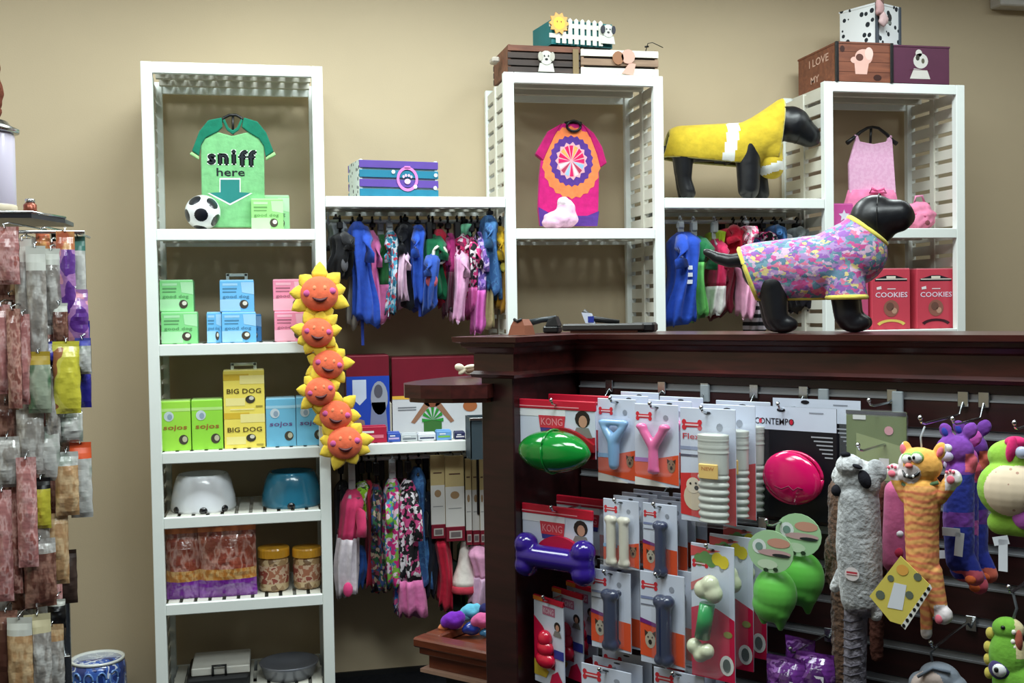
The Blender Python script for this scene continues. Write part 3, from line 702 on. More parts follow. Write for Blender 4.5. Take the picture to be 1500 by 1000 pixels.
def dp(t, w, h, D):
    b = MB(); g = ink((206, 202, 196)); cx = w*.47
    b.poly([(cx-.05, h*.13), (cx+.05, h*.13), (cx+.035, h*.36), (cx-.03, h*.4)], -.0008, g); b.oval(cx+.003, h*.6, .036, h*.2, -.001, g); b.oval(cx-.006, h*.8, .016, h*.1, -.001, g); b.oval(cx-.012, h*.68, .01, .013, -.0014, ink((60, 58, 50)), 8); b.oval(cx+.014, h*.6, .008, .012, -.0014, ink((90, 86, 70)), 8)
    b.rect(cx-.05, cx+.05, h*.36, h*.375, -.0012, ink((90, 40, 60))); b.build('dog_print', t)
plainbox('plum purple box with a sitting dog print, right tower', 1309, 1391, 122, 67, .0, TOP, .3, mat('plum_card', (84, 34, 62), .6), None, 0, dp)
def dw(t, w, h, D):
    b = MB(); g = ink((150, 158, 150)); b.rect(w*.3, w*.6, h*.58, h*.62, -.001, g); b.oval(w*.55, h*.7, .016, .02, -.001, ink((50, 52, 56)), 10); b.rect(w*.25, w*.62, h*.55, h*.57, -.001, g); b.build('print', t)
    b = MB(); b.ell((-.01, -.02, h*.82), (.03, .014, .04), cl((190, 150, 150)), 12, 8, bump=.5, bs=40); b.ell((.012, -.024, h*.6), (.03, .014, .034), cl((206, 176, 176)), 12, 8, bump=.5, bs=40); b.ell((0, -.022, h*1.0), (.018, .012, .04), cl((110, 84, 76)), 10, 6, bump=.4, bs=40); b.build('bow', t)
    MB().box(w-.001, w+.02, .02, D, 0, h*.93, mat('mauve_lid', (110, 74, 80), .6)).build('side_lid', t)
plainbox('white paw print box with a bow, stacked on the brown and plum boxes', 1285, 1334, 62, 4, .06, TOP+.178, .2, PAWM, None, .42, dw, corner=mat('slate_edge', (66, 74, 84), .6))

# ================================================================== goods on the middle and right towers
def garment_flat(name, label, cat, pts, yf, z0, th, m, group=None):
    t = thing(name, label, cat, (W(pts[0][0], pts[0][1], yf).x, yf, z0)); return t
def tie_dye():
    yf = .15; x = W(837, 250, yf).x; t = thing('tie_dye_shirt', 'pink, orange and purple tie dye dog shirt in the middle tower', 'shirt', (x, yf, M1))
    def q(px, py): v = W(px, py, yf); return (v.x-x, v.z-M1)
    mg, pu_, orr = cl((200, 26, 118)), cl((86, 52, 140)), cl((240, 130, 76))
    b = MB(); out = [(791, 331), (788, 305), (790, 260), (795, 215), (812, 190), (826, 180), (850, 180), (862, 190), (876, 215), (878, 260), (877, 305), (874, 331)]
    b.prism([q(*k) for k in out], 0, .022, mg); o = b.build('body', t); bv = o.modifiers.new('b', 'BEVEL'); bv.width = .005; bv.segments = 2
    for P in ([(824, 180), (803, 192), (790, 215), (784, 226), (796, 236), (800, 226), (812, 200)], [(852, 180), (870, 195), (882, 215), (889, 239), (879, 246), (874, 226), (864, 200)]):
        b = MB(); b.prism([q(*k) for k in P], -.004, .024, cl((184, 20, 104))); o = b.build('sleeve', t); bv = o.modifiers.new('b', 'BEVEL'); bv.width = .004
    b = MB(); c = q(837, 240); sc = W(847, 240, yf).x-W(837, 240, yf).x; sc /= 10
    def ring(rx, rz, y, m, jag, n=44, oz=0):
        P = []
        for i in range(n):
            a = 2*math.pi*i/n; k = 1+jag*(1 if i % 2 else -1); P.append((c[0]+rx*k*sc*math.cos(a), c[1]+oz*sc+rz*k*sc*math.sin(a)))
        b.poly(P, y, m)
    ring(42, 50, -.0008, orr, .03, oz=2); ring(31, 35, -.0014, pu_, .04, oz=4); ring(22, 25, -.002, ink((230, 170, 180)), .08, 30, 4)
    for k in range(16):
        a = 2*math.pi*k/16; col = [(214, 30, 100), (240, 220, 226), (176, 60, 90), (150, 190, 230)][k % 4]; 
        if math.sin(a) > .2: col = (214, 24, 90) if k % 3 else (240, 170, 90)
        a0, a1 = a-.15, a+.15; b.poly([(c[0]+2*sc*math.cos(a), c[1]+4*sc+2*sc*math.sin(a)), (c[0]+19*sc*math.cos(a0), c[1]+4*sc+22*sc*math.sin(a0)), (c[0]+19*sc*math.cos(a1), c[1]+4*sc+22*sc*math.sin(a1))], -.0026, cl(col))
    for k, (px, w_) in enumerate(((793, 0),)):
        b.poly([q(788.5, 303), q(803, 311), q(820, 316), q(860, 316), q(877.5, 309), q(875, 331), q(791, 331)], -.0012, pu_)
    b.build('dyed_pattern', t)
    h = MB(); n = 16; cc = q(840, 185); h.tube([(cc[0]+.03*math.cos(2*math.pi*i/n), -.006, cc[1]+.022*math.sin(2*math.pi*i/n)) for i in range(n+1)], .006, M_black, 6)
    a, d = q(828, 181), q(852, 181); h.tube([(a[0], .008, a[1]), (cc[0], .004, cc[1]+.02), (d[0], .008, d[1])], .009, M_black, 6); h.build('hanger', t)
tie_dye()
def pink_plush():
    v = W(822, 331, .07); S = 1/FPX*4.75
    me = blob([('e', (0, 0, 14*S), (26*S, 20*S, 14*S)), ('e', (-8*S, 0, 10*S), (20*S, 18*S, 10*S)), ('e', (8*S, 0, 24*S), (15*S, 14*S, 20*S)), ('e', (4*S, -4*S, 38*S), (10*S, 9*S, 8*S))], .006, 4, [cl((238, 190, 220)), cl((232, 222, 226))], .004, 45)
    paint(me, lambda c, n: 1 if c.z > 34*S else 0)
    tag(place('folded_scarf', me, None, (v.x, .075, M1+.002)), 'fluffy pale pink bundle in front of the tie dye shirt', 'pink bundle')
pink_plush()
def tank():
    yf = .16; x = W(1280, 250, yf).x; t = thing('pink_tank_dress', 'pink dog tank dress with ruffled hem on a black hanger', 'dress', (x, yf, M1))
    def q(px, py): v = W(px, py, yf); return (v.x-x, v.z-M1)
    pk, dp_ = ramp_mat('pink_gingham', 'noise', 60, [(0, (236, 178, 214)), (.5, (242, 190, 222))], .8), cl((240, 134, 178))
    b = MB(); b.prism([q(*k) for k in [(1245, 283), (1244, 240), (1249, 222), (1254, 205), (1252, 197), (1257, 197), (1260, 207), (1280, 211), (1300, 207), (1303, 198), (1307, 198), (1308, 210), (1310, 240), (1313, 283)]], 0, .016, pk); o = b.build('bodice', t); bv = o.modifiers.new('b', 'BEVEL'); bv.width = .003
    R = []
    for i, (py, hw) in enumerate(((278, 35), (292, 38), (306, 42), (322, 46))):
        n = 40; row = []; c_ = q(1279, py)
        ww = hw/FPX*5.5
        for j in range(n): a = 2*math.pi*j/n; rr = 1+.07*i/3*math.sin(a*11); row.append((c_[0]+ww*rr*math.cos(a), .012+.04*rr*math.sin(a)*(.6+.2*i), c_[1]))
        R.append(row)
    b = MB(); b.rings(R[::-1], dp_); b.build('ruffle', t)
    b = MB(); cc = q(1281, 281)
    for sx in (-1, 1): b.tube([(cc[0], -.025, cc[1]), (cc[0]+sx*.03, -.03, cc[1]+.012), (cc[0]+sx*.04, -.03, cc[1]-.006), (cc[0], -.025, cc[1]-.004)], .006, cl((228, 96, 150)), 6)
    b.build('bow', t)
    h = MB(); pts = [q(*k) for k in [(1242, 209), (1250, 203), (1262, 193), (1272, 187), (1279, 185.5), (1288, 187), (1300, 196), (1309, 206), (1315, 210)]]
    h.tube([(a, .008, c) for a, c in pts], [.011, .009, .008, .007, .006, .007, .008, .009, .011], M_black, 8); a, d = q(1278, 187), q(1277, 209); h.tube([(a[0], .012, a[1]), (d[0], .012, d[1])], .006, M_black, 8); h.build('hanger', t)
tank()
def pinkthings():
    v = W(1237, 331, .1); x0, x1 = W(1220, 331, .09).x, W(1250, 331, .09).x; h = W(1237, 299, .09).z-M1
    t = thing('pink_gift_box', 'magenta box with a white star print, left of the pink tank dress', 'box', (x0, .09, M1))
    b = MB(); b.box(0, x1-x0, 0, .08, 0, h, ink((206, 84, 160)), .002)
    w = x1-x0; P = []
    for i in range(10): a = math.pi/2+2*math.pi*i/10; r = .028 if i % 2 == 0 else .013; P.append((w*.55+r*math.cos(a), h*.55+r*math.sin(a)))
    b.poly(P, -.0008, ink((226, 222, 240))); b.build('carton', t); MB().box(.002, w-.002, .002, .078, h, h+.004, ink((214, 110, 176))).build('lid', t)
    v = W(1351, 331, .12); S = 5.6/FPX; t = thing('pink_ruffled_bag', 'pink ruffled fabric bag at the right of the tank dress', 'bag', (v.x, .14, M1+.003))
    me = blob([('e', (0, 0, 12*S), (21*S, 14*S, 13*S)), ('e', (-2*S, 0, 28*S), (18*S, 12*S, 9*S)), ('e', (4*S, -3*S, 20*S), (18*S, 12*S, 6*S))], .007, 3, [cl((236, 140, 176))], .006, 40); place('body', me, t)
    b = MB(); b.tube([(-14*S, -8*S, 20*S), (0, -13*S, 17*S), (14*S, -9*S, 20*S)], .006, cl((212, 96, 140)), 6); b.ell((2*S, -15*S, 8*S), (.012, .006, .012), cl((120, 64, 70))); b.build('trim', t)
    b = MB(); b.tube([(-8*S, 0, 34*S), (-6*S, 0, 44*S), (4*S, 0, 45*S), (8*S, 0, 34*S)], .006, cl((230, 150, 186)), 6); b.build('handle', t)
pinkthings()
G3 = 'cookie boxes in the right tower'
CK = (206, 70, 88)
carton('red COOKIES box with a yellow arc, left of the pair', 1277, 1333, 394, RB, .05, CK, G3, 'cookies', .1, extra=(226, 200, 104), name='cookie_box')
carton('red COOKIES box with a dark arc, nearest the right post', 1343, 1398, 394, RB, .05, CK, G3, 'cookies', .1, extra=(60, 26, 36), name='cookie_box')
carton('red box edge showing behind the hind side of the multicolour shirt', 1258, 1272, 408, RB, .06, (196, 84, 124), G3, 'plain', .1, name='cookie_box')
carton('red box set back between the two COOKIES boxes', 1322, 1354, 394, RB, .18, (150, 44, 58), G3, 'plain', .1, name='cookie_box')

# ================================================================== clothes on the rods
ROD = SP-.085; ROD2 = LOW-.085
def garment(label, px0, px1, pyt, pyb, rgb, rail, group, y=.2, low=None, split=.7, sl=1, hang=True, dep=.085, hcol=None, seed=0, cat='dog garment', strap=None, spot=None, coll=None, tilt=0):
    xa, xb = W(px0, pyt, y).x, W(px1, pyt, y).x; cx = (xa+xb)/2; hw = max(.014, (xb-xa)/2*1.22)
    zt, zb = W((px0+px1)/2, pyt, y).z, W((px0+px1)/2, pyb, y).z; H = zt-zb; H = max(H, .03)
    t = thing('dog_garment', label, cat, (cx, y, zt), 0, group)
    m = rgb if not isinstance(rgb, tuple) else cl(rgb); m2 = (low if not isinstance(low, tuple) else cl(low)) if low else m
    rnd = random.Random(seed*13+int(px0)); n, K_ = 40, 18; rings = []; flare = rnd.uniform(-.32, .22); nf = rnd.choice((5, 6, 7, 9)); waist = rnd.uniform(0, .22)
    ph = rnd.random()*6; ph2 = rnd.random()*6
    for k in range(K_+1):
        v = k/K_; z = -H*v
        neck = min(1, .38+v/.07*.5) if v < .09 else 1.0
        prof = neck*(.92+flare*v-waist*math.sin(math.pi*min(1, v*1.1))**2+.05*math.sin(ph+v*9))
        d = dep*(.4+.6*min(1, v*9))*(1-.25*max(0, v-.6)/.4)
        row = []
        for j in range(n):
            a = 2*math.pi*j/n; fa = .05+.15*v
            wr = 1+fa*math.sin(nf*a+ph+v*1.5)+.6*fa*math.sin((nf+4)*a+ph2-v*2)+.05*math.sin(2*a+ph2+v*6)
            ca, sa = math.cos(a), math.sin(a); ca = math.copysign(abs(ca)**.75, ca); sa = math.copysign(abs(sa)**.8, sa)
            row.append((hw*prof*wr*ca+hw*.22*math.sin(ph2+v*3.4)+tilt*v*hw, d*wr*sa, z+(.016*math.sin(nf*a+ph)+.02*math.sin(a+ph2))*max(0, v-.8)*5))
        rings.append(row)
    b = MB(); cutk = max(1, min(K_-1, int(K_*split)))
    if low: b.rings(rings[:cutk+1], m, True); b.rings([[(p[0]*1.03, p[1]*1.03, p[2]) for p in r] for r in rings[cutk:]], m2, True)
    else: b.rings(rings, m, True)
    b.build('body', t)
    if sl:
        for sy in (-1,):
            s_ = MB(); sd = rnd.choice((-1, 1)); s_.tube([(sd*hw*.25, sy*dep*.6, -H*.08), (sd*hw*.5, sy*dep*.98, -H*.2), (sd*hw*.62, sy*dep*1.12, -H*.33), (sd*hw*.55, sy*dep*1.14, -H*.42)], [hw*.4, hw*.46, hw*.4, hw*.44], m, 12); s_.build('sleeve', t)
    if coll:
        s_ = MB(); nn = 14; R = hw*.55; s_.tube([(hw*.3+R*math.cos(2*math.pi*i/nn), -dep*1.05, -H*.33+R*1.3*math.sin(2*math.pi*i/nn)) for i in range(nn+1)], .007, cl(coll), 6); s_.build('collar', t)
    if spot:
        s_ = MB(); s_.ell((spot[1]*hw, -dep*.95, -H*spot[2]), (spot[3], .012, spot[4]), cl(spot[0]), 12, 8); s_.build('patch', t)
    if strap:
        s_ = MB(); s_.box(-.006, .006, -.03, -.026, -H-strap, -H*.8, cl((40, 62, 150)), .001); s_.build('strap', t)
    if hang:
        hm = M_black if not hcol else mat('clear_hanger', (190, 196, 200), .3, alpha=.85)
        s_ = MB(); zr = rail-zt
        if zr < .012: zr = .012
        s_.tube([(0, .0, -.01), (0, 0, zr-.004), (0, -.012, zr+.008), (0, 0, zr+.017), (0, .014, zr+.010)], .005, hm, 6)
        s_.box(-.012, .012, -.02, .02, max(.004, zr*.35), max(.02, zr-.008), hm, .003)
        s_.tube([(-hw*.3, -dep*.7, -.03), (0, 0, .0), (hw*.3, dep*.7, -.03)], .008, hm, 6)
        if hcol: s_.box(-.014, .014, -.008, -.002, .0, max(.02, zr), hm, .002)
        s_.build('hanger', t)
    return t
def pat(name, cols, sc=38, kind='voronoi'):
    st = [(i/len(cols), c) for i, c in enumerate(cols)]; return ramp_mat(name, kind, sc*1.45, st, .85, .2, warp=1.3)
P_teal = pat('teal_white_print', [(40, 120, 150), (210, 220, 230), (90, 170, 200), (190, 60, 80)], 42)
P_pinkblk = pat('pink_black_print', [(20, 18, 24), (220, 60, 130), (240, 226, 232), (30, 26, 32)], 48)
P_hot = pat('hot_pink_white_print', [(216, 36, 110), (240, 220, 230), (190, 30, 90), (120, 30, 70)], 44)
P_floral = pat('pink_lime_floral', [(214, 40, 130), (240, 214, 228), (130, 190, 70), (70, 140, 180)], 40)
P_blfl = pat('black_white_floral', [(18, 20, 26), (226, 220, 226), (24, 24, 30), (200, 70, 130)], 44)
P_blue = pat('blue_white_floral', [(70, 140, 200), (226, 220, 236), (210, 90, 150), (40, 70, 150)], 42)
P_multi = pat('dark_multicolour_print', [(24, 24, 34), (110, 40, 60), (40, 60, 110), (160, 140, 120), (30, 80, 50)], 46)
P_lav = pat('lavender_print', [(160, 120, 210), (90, 70, 150), (214, 190, 230)], 40)
P_denim = ramp_mat('denim', 'noise', 30, [(0, (58, 104, 162)), (.5, (74, 126, 180)), (.6, (60, 96, 150))], .9)
P_stripe = ramp_mat('black_white_stripe', 'wave', 9, [(.4, (24, 24, 30)), (.6, (200, 190, 200))], .9)
GA = 'dog clothes on the upper left rod'
A = lambda *a, **k: garment(*a, ROD, GA, **k)
A('grey and white fleece garment at the left end of the upper left rod', 480, 504, 325, 368, (176, 182, 186), y=.25, seed=1)
A('black dog jacket with a grey patch, beside the left tower', 483, 513, 342, 404, (20, 20, 24), y=.12, seed=2, spot=((90, 90, 96), .2, .75, .014, .03), dep=.1)
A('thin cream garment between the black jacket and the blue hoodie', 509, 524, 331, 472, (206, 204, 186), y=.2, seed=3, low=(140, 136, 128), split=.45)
A('bright blue hoodie with a long dangling strap', 513, 541, 325, 470, (44, 82, 186), y=.16, seed=4, strap=.1, dep=.1)
A('long pink garment just right of the bright blue hoodie', 537, 554, 338, 468, (222, 120, 180), y=.18, seed=5)
A('green and black garment over a pink hem', 549, 566, 344, 464, (44, 110, 60), y=.2, seed=6, low=(200, 110, 160), split=.62, hcol=1)
A('white and teal print garment under a clear hanger', 561, 580, 338, 452, P_teal, y=.16, seed=7, hcol=1)
A('pale pink and white garment left of the large black coat', 580, 596, 364, 442, (226, 190, 214), y=.15, seed=8)
A('large black coat in the middle of the upper left rod', 580, 607, 325, 443, (24, 26, 34), y=.19, seed=9, dep=.1)
A('royal blue coat with a short hanging strap', 600, 623, 330, 446, (40, 84, 190), y=.14, seed=10, strap=.05)
A('blue garment with a red patch on its side', 618, 640, 372, 452, (48, 84, 170), y=.11, seed=11, spot=((184, 84, 100), -.1, .5, .025, .028))
A('dark green garment with a white ring collar', 620, 648, 344, 436, (20, 104, 66), y=.16, seed=12, coll=(226, 222, 210))
A('red garment half covered by the dark green one', 634, 656, 336, 448, (190, 36, 62), y=.2, seed=13)
A('magenta and maroon garment right of the red one', 648, 664, 342, 456, (164, 40, 110), y=.17, seed=14, low=(80, 30, 50), split=.55)
A('light pink long garment on the upper left rod', 660, 680, 366, 464, (226, 168, 206), y=.13, seed=15)
A('hot pink and white print garment', 664, 690, 341, 440, P_hot, y=.18, seed=16, coll=(236, 214, 224))
A('mint green top just under the upper left rod', 671, 690, 328, 350, (120, 200, 160), y=.2, seed=17, sl=0)
A('pink and black print garment', 682, 699, 348, 458, P_pinkblk, y=.15, seed=18, low=(222, 110, 180), split=.7)
A('lavender print garment with a pink hem', 691, 708, 340, 480, P_lav, y=.14, seed=19, low=(216, 104, 190), split=.66)
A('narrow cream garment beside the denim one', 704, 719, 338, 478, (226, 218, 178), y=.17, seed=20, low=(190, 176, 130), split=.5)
A('denim blue garment near the right end of the upper left rod', 706, 729, 316, 432, P_denim, y=.12, seed=21)
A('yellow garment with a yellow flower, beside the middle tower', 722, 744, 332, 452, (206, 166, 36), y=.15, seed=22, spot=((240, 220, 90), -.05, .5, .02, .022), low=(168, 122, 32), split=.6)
GB = 'dog clothes on the right rod'
B_ = lambda *a, **k: garment(*a, ROD, GB, **k)
t = B_('large blue garment with white lettering at the left end of the right rod', 979, 1014, 340, 468, (36, 76, 182), y=.12, seed=31, dep=.1, hcol=1)
v = W(986, 402, .02)
m_ = MB()
for k in range(3): m_.box(-.012+k*.0, .014, -.103, -.1, -.165-k*.03, -.148-k*.03, ink((232, 236, 244)))
m_.build('printed_text', t)
B_('green garment with a dark green top and light green body', 1000, 1032, 346, 464, (24, 104, 60), y=.14, seed=32, low=(104, 188, 96), split=.35, dep=.1, hcol=1)
B_('red garment with a white cuff beside the green one', 1037, 1056, 350, 454, (200, 44, 90), y=.15, seed=33, low=(226, 222, 220), split=.72, hcol=1)
B_('short lime yellow strip between red garments on the right rod', 1040, 1056, 338, 368, (178, 206, 50), y=.19, seed=34, sl=0)
B_('maroon garment low on the right rod', 1044, 1070, 380, 460, (110, 18, 40), y=.22, seed=35)
B_('bright red garment above the tail of the front mannequin', 1056, 1092, 334, 388, (206, 30, 60), y=.18, seed=36)
B_('pink flower topped garment on the right rod', 1083, 1100, 331, 352, pat('pink_flower', [(240, 226, 232), (220, 70, 120), (240, 200, 216)], 60), y=.12, seed=37, sl=0, hcol=1)
B_('long pale pink garment ending in a curl, right rod', 1077, 1098, 384, 458, (238, 170, 204), y=.13, seed=38, tilt=.4)
B_('blue garment under the pink flower', 1092, 1108, 350, 410, (54, 96, 170), y=.2, seed=39)
B_('black and white striped garment behind the hind legs of the front mannequin', 1098, 1115, 428, 486, P_stripe, y=.2, seed=40, sl=0)
B_('pink and navy print garment on the right rod', 1108, 1124, 340, 380, P_pinkblk, y=.18, seed=41)
B_('steel blue garment rising above the multicolour shirt', 1126, 1142, 330, 372, (70, 120, 180), y=.16, seed=42)
B_('white garment right of the steel blue one', 1138, 1150, 342, 380, (222, 222, 226), y=.2, seed=43)
B_('grey garment near the right end of the right rod', 1156, 1178, 334, 380, (128, 136, 136), y=.17, seed=44, dep=.09)
B_('dark garment low behind the belly of the front mannequin', 1152, 1180, 380, 450, (30, 26, 36), y=.22, seed=45)
GC = 'dog clothes on the lower left rod'
D_ = lambda *a, **k: garment(*a, ROD2, GC, **k)
D_('black garment at the left end of the lower rod', 488, 511, 704, 828, (20, 22, 28), y=.22, seed=51)
D_('pink garment with a white skirt and pink tip, lower rod', 501, 530, 716, 868, (214, 60, 110), y=.13, seed=52, low=(232, 222, 230), split=.45, hcol=1, tilt=-.5, spot=((226, 70, 130), -.6, .92, .02, .03))
D_('short lime and white garment on the lower rod', 521, 539, 704, 760, pat('lime_print', [(150, 206, 50), (226, 230, 220), (50, 60, 40)], 40), y=.19, seed=53)
D_('blue garment low behind the pink one', 517, 533, 800, 850, (40, 80, 150), y=.22, seed=54)
D_('red garment on the lower rod', 532, 549, 702, 852, (176, 36, 60), y=.2, seed=55)
D_('dark multicolour garment on the lower rod', 542, 560, 708, 863, P_multi, y=.15, seed=56)
D_('dark purple garment between two prints', 552, 566, 720, 840, (74, 38, 92), y=.22, seed=57)
D_('pink and lime floral garment, lower rod', 563, 586, 700, 858, P_floral, y=.15, seed=58, hcol=1)
D_('blue and white floral garment, lower rod', 577, 594, 716, 884, P_blue, y=.18, seed=59)
D_('black and white floral garment with a pink hem, lower rod', 585, 611, 702, 900, P_blfl, y=.14, seed=60, low=(222, 120, 176), split=.76)
D_('light blue denim garment, lower rod', 602, 624, 684, 856, P_denim, y=.2, seed=61)
D_('dark navy garment left of the card packs', 614, 634, 720, 862, (22, 26, 40), y=.23, seed=62)
GD = 'holiday wear hanging under the card packs'
Fq = lambda *a, **k: garment(*a, ROD2, GD, **k)
Fq('red stocking below the card packs', 633, 654, 780, 880, (184, 24, 54), y=.2, seed=71, sl=0, tilt=.4)
Fq('dark green stocking foot below the red one', 648, 676, 820, 892, (24, 44, 36), y=.26, seed=72, sl=0)
def cone_hat():
    v = W(680, 793, .16); b = W(680, 866, .16); H = v.z-b.z; R = (W(700, 860, .16).x-W(658, 860, .16).x)/2
    t = thing('dog_hat', 'white cone shaped dog hat with a red hem', 'hat', (v.x, .16, b.z), 0, GD)
    MB().lathe([(R, 0.03), (R*.9, .05), (R*.5, H*.55), (R*.22, H)], cl((228, 222, 214)), 24).build('cone', t)
    MB().lathe([(R*.98, .0), (R*1.06, .008), (R*1.04, .03), (R*.95, .034)], cl((200, 60, 80)), 24).build('hem', t)
    h = MB(); h.tube([(0, 0, H-.01), (0, .02, ROD2-b.z+.004), (0, .05, ROD2-b.z+.014)], .0025, M_black, 6); h.build('hook', t)
cone_hat()
Fq('pale pink stocking at the right end of the lower rod', 688, 718, 798, 884, (224, 160, 196), y=.15, seed=73, sl=0, low=(214, 176, 206), split=.5)
Fq('green stocking glimpsed between the hat and the pink stocking', 672, 690, 790, 882, (70, 120, 56), y=.27, seed=74, sl=0)
# card packs (leash / harness cards)
def cardpack(label, px0, px1, pyt, pyb, y):
    x0, x1 = W(px0, pyt, y).x, W(px1, pyt, y).x; zt, zb = W(px0, pyt, y).z, W(px0, pyb, y).z; w, h = x1-x0, zt-zb
    t = thing('card_pack', label, 'card pack', ((x0+x1)/2, y, zt), 0, 'tall card packs on the lower rod')
    b = MB(); b.box(-w/2, w/2, 0, .012, -h*.86, 0, ink((196, 176, 126)), .001); e = -.0006
    b.rect(-w/2, w/2, -h*.84, -h*.36, e, ink((214, 212, 208))); b.rect(-w*.3, w*.3, -h*.22, -h*.205, e, ink((90, 60, 50))); b.oval(0, -h*.46, w*.24, h*.045, 2*e, ink((160, 130, 96))); b.rect(-w*.35, w*.35, -h*.62, -h*.61, 2*e, ink((150, 150, 150)))
    b.build('card', t)
    b = MB(); b.box(-w/2, w/2, -.006, .014, -h, -h*.83, ink((122, 26, 44)), .001); b.rect(-w*.34, w*.34, -h*.965, -h*.875, -.0068, ink((186, 176, 170))); b.rect(-w*.26, w*.26, -h*.95, -h*.89, -.0074, ink((110, 100, 100))); b.build('foot_band', t)
    b = MB(); b.tube([(0, .006, -.004), (0, .02, ROD2-zt+.002), (0, y and .04, ROD2-zt+.014)], .003, M_chrome, 6); b.build('hook', t)
for k, (a, b_, c, d, y) in enumerate([(630, 650.5, 667, 789, .12), (651.5, 679, 668, 793, .11), (681, 689.5, 672, 798, .12), (690.5, 701, 672, 798, .14), (702, 708, 672, 798, .12), (709, 722, 672, 798, .14)]):
    cardpack(['widest left card pack beside the clothes on the lower rod', 'broad card pack, second from the left', 'thin card pack, third from the left', 'thin card pack, fourth from the left', 'thinnest card pack, fifth from the left', 'card pack nearest the dark counter post'][k], a, b_, c, d, y)

# ================================================================== boxes on the low bridging shelf
def pbox(name, label, px0, px1, pyt, z, yf, D, m, deco=None, cat='box', group='boxes on the low bridging shelf'):
    x0, x1 = W(px0, pyt+30, yf).x, W(px1, pyt+30, yf).x; h = W((px0+px1)/2, pyt, yf).z-z; w = x1-x0
    t = thing(name, label, cat, ((x0+x1)/2, yf, z), 0, group)
    b = MB(); b.box(-w/2, w/2, 0, D, 0, h, m, .002)
    if deco: deco(b, w, h)
    b.build('carton', t); MB().box(-w/2+.003, w/2-.003, .003, D-.003, h, h+.003, m).build('lid', t); return t
mar = mat('maroon_card', (112, 18, 38), .4, coat=.2)
def e1(b, w, h):
    e = -.0007; b.rect(-w*.5, w*.5, 0, h*.76, e, ink((30, 68, 176))); b.poly([(-w*.36, h*.72), (-w*.04, h*.72), (-w*.04, h*.5), (-w*.2, h*.42), (-w*.36, h*.5)], 2*e, ink((196, 210, 232)))
    b.oval(w*.26, h*.5, w*.2, h*.2, 2*e, ink((150, 156, 170))); b.oval(w*.24, h*.58, w*.1, h*.08, 3*e, ink((84, 84, 96))); b.poly([(w*.02, h*.1), (w*.45, h*.1), (w*.4, h*.45), (w*.08, h*.45)], 2*e, ink((120, 130, 160)))
    b.poly([(-w*.5, 0), (-w*.02, 0), (-w*.1, h*.24), (-w*.34, h*.28), (-w*.5, h*.2)], 3*e, ink((140, 116, 112)))
pbox('kennel_box', 'blue and maroon box with a dog photo beside the sun garland', 507, 570, 521, LOW, .12, .16, mar, e1)
def e2(b, w, h):
    e = -.0007; b.rect(-w*.5, w*.5, 0, h*.53, e, ink((206, 208, 212))); b.poly([(-w*.5, h*.53), (w*.1, h*.53), (w*.5, h*.5), (w*.5, h*.47), (-w*.5, h*.49)], 2*e, ink((226, 176, 66)))
    b.oval(-w*.06, h*.46, w*.10, h*.08, 3*e, ink((130, 74, 50))); 
    for sx in (-1, 1): b.poly([(-w*.06+sx*w*.06, h*.48), (-w*.06+sx*w*.24, h*.2), (-w*.06+sx*w*.2, h*.18), (-w*.06+sx*w*.03, h*.4)], 3*e, ink((150, 108, 84)))
    for k in range(7):
        a = math.pi*(k/6); b.poly([(-w*.06, h*.22), (-w*.06+w*.12*math.cos(a-.15), h*.22+h*.16*math.sin(a-.15)), (-w*.06+w*.12*math.cos(a+.15), h*.22+h*.16*math.sin(a+.15))], 4*e, ink((44, 140, 50)))
    b.rect(-w*.16, w*.04, h*.05, h*.22, 3*e, ink((60, 110, 50))); b.oval(w*.36, h*.38, w*.08, h*.07, 3*e, ink((170, 100, 60)))
    for z in (.38, .35): b.rect(-w*.44, -w*.24, h*z, h*z+.004, 3*e, ink((120, 124, 130)))
pbox('kennel_box', 'wide maroon and white box with a dog and plant picture', 574, 706, 523, LOW, .14, .2, mar, e2)
pbox('slim_box', 'slim cream box standing between the blue box and the white box', 563, 574, 590, LOW, .13, .12, ink((196, 190, 170)))
mini = [('red packet lying at the front of the low shelf, left end', 520, 567, 625, (176, 34, 64)), ('small blue and lilac packet on the low shelf edge', 568, 587, 634, (60, 90, 180)), ('small grey and white packet on the low shelf edge', 588, 612, 636, (190, 196, 200)), ('small white packet with a dark stripe on the low shelf edge', 613, 639, 635, (216, 220, 228)), ('small light blue packet with a green stripe on the low shelf edge', 640, 662, 631, (110, 160, 214)), ('small navy packet at the right of the low shelf edge', 667, 682, 633, (40, 44, 84))]
for k, (lb, a, b_, t_, c_) in enumerate(mini):
    def em(b, w, h, k=k):
        b.rect(-w*.4, w*.4, h*.3, h*.5, -.0007, ink([(220, 120, 140), (190, 170, 220), (110, 116, 124), (50, 60, 90), (120, 180, 80), (206, 200, 210)][k])); b.rect(-w*.3, w*.1, h*.62, h*.75, -.0007, ink((232, 232, 236)))
    pbox('small_packet', lb, a, b_, t_, LOW, .03+.004*(k % 2), .05, ink(c_), em, 'packet', 'small packets on the low shelf edge')
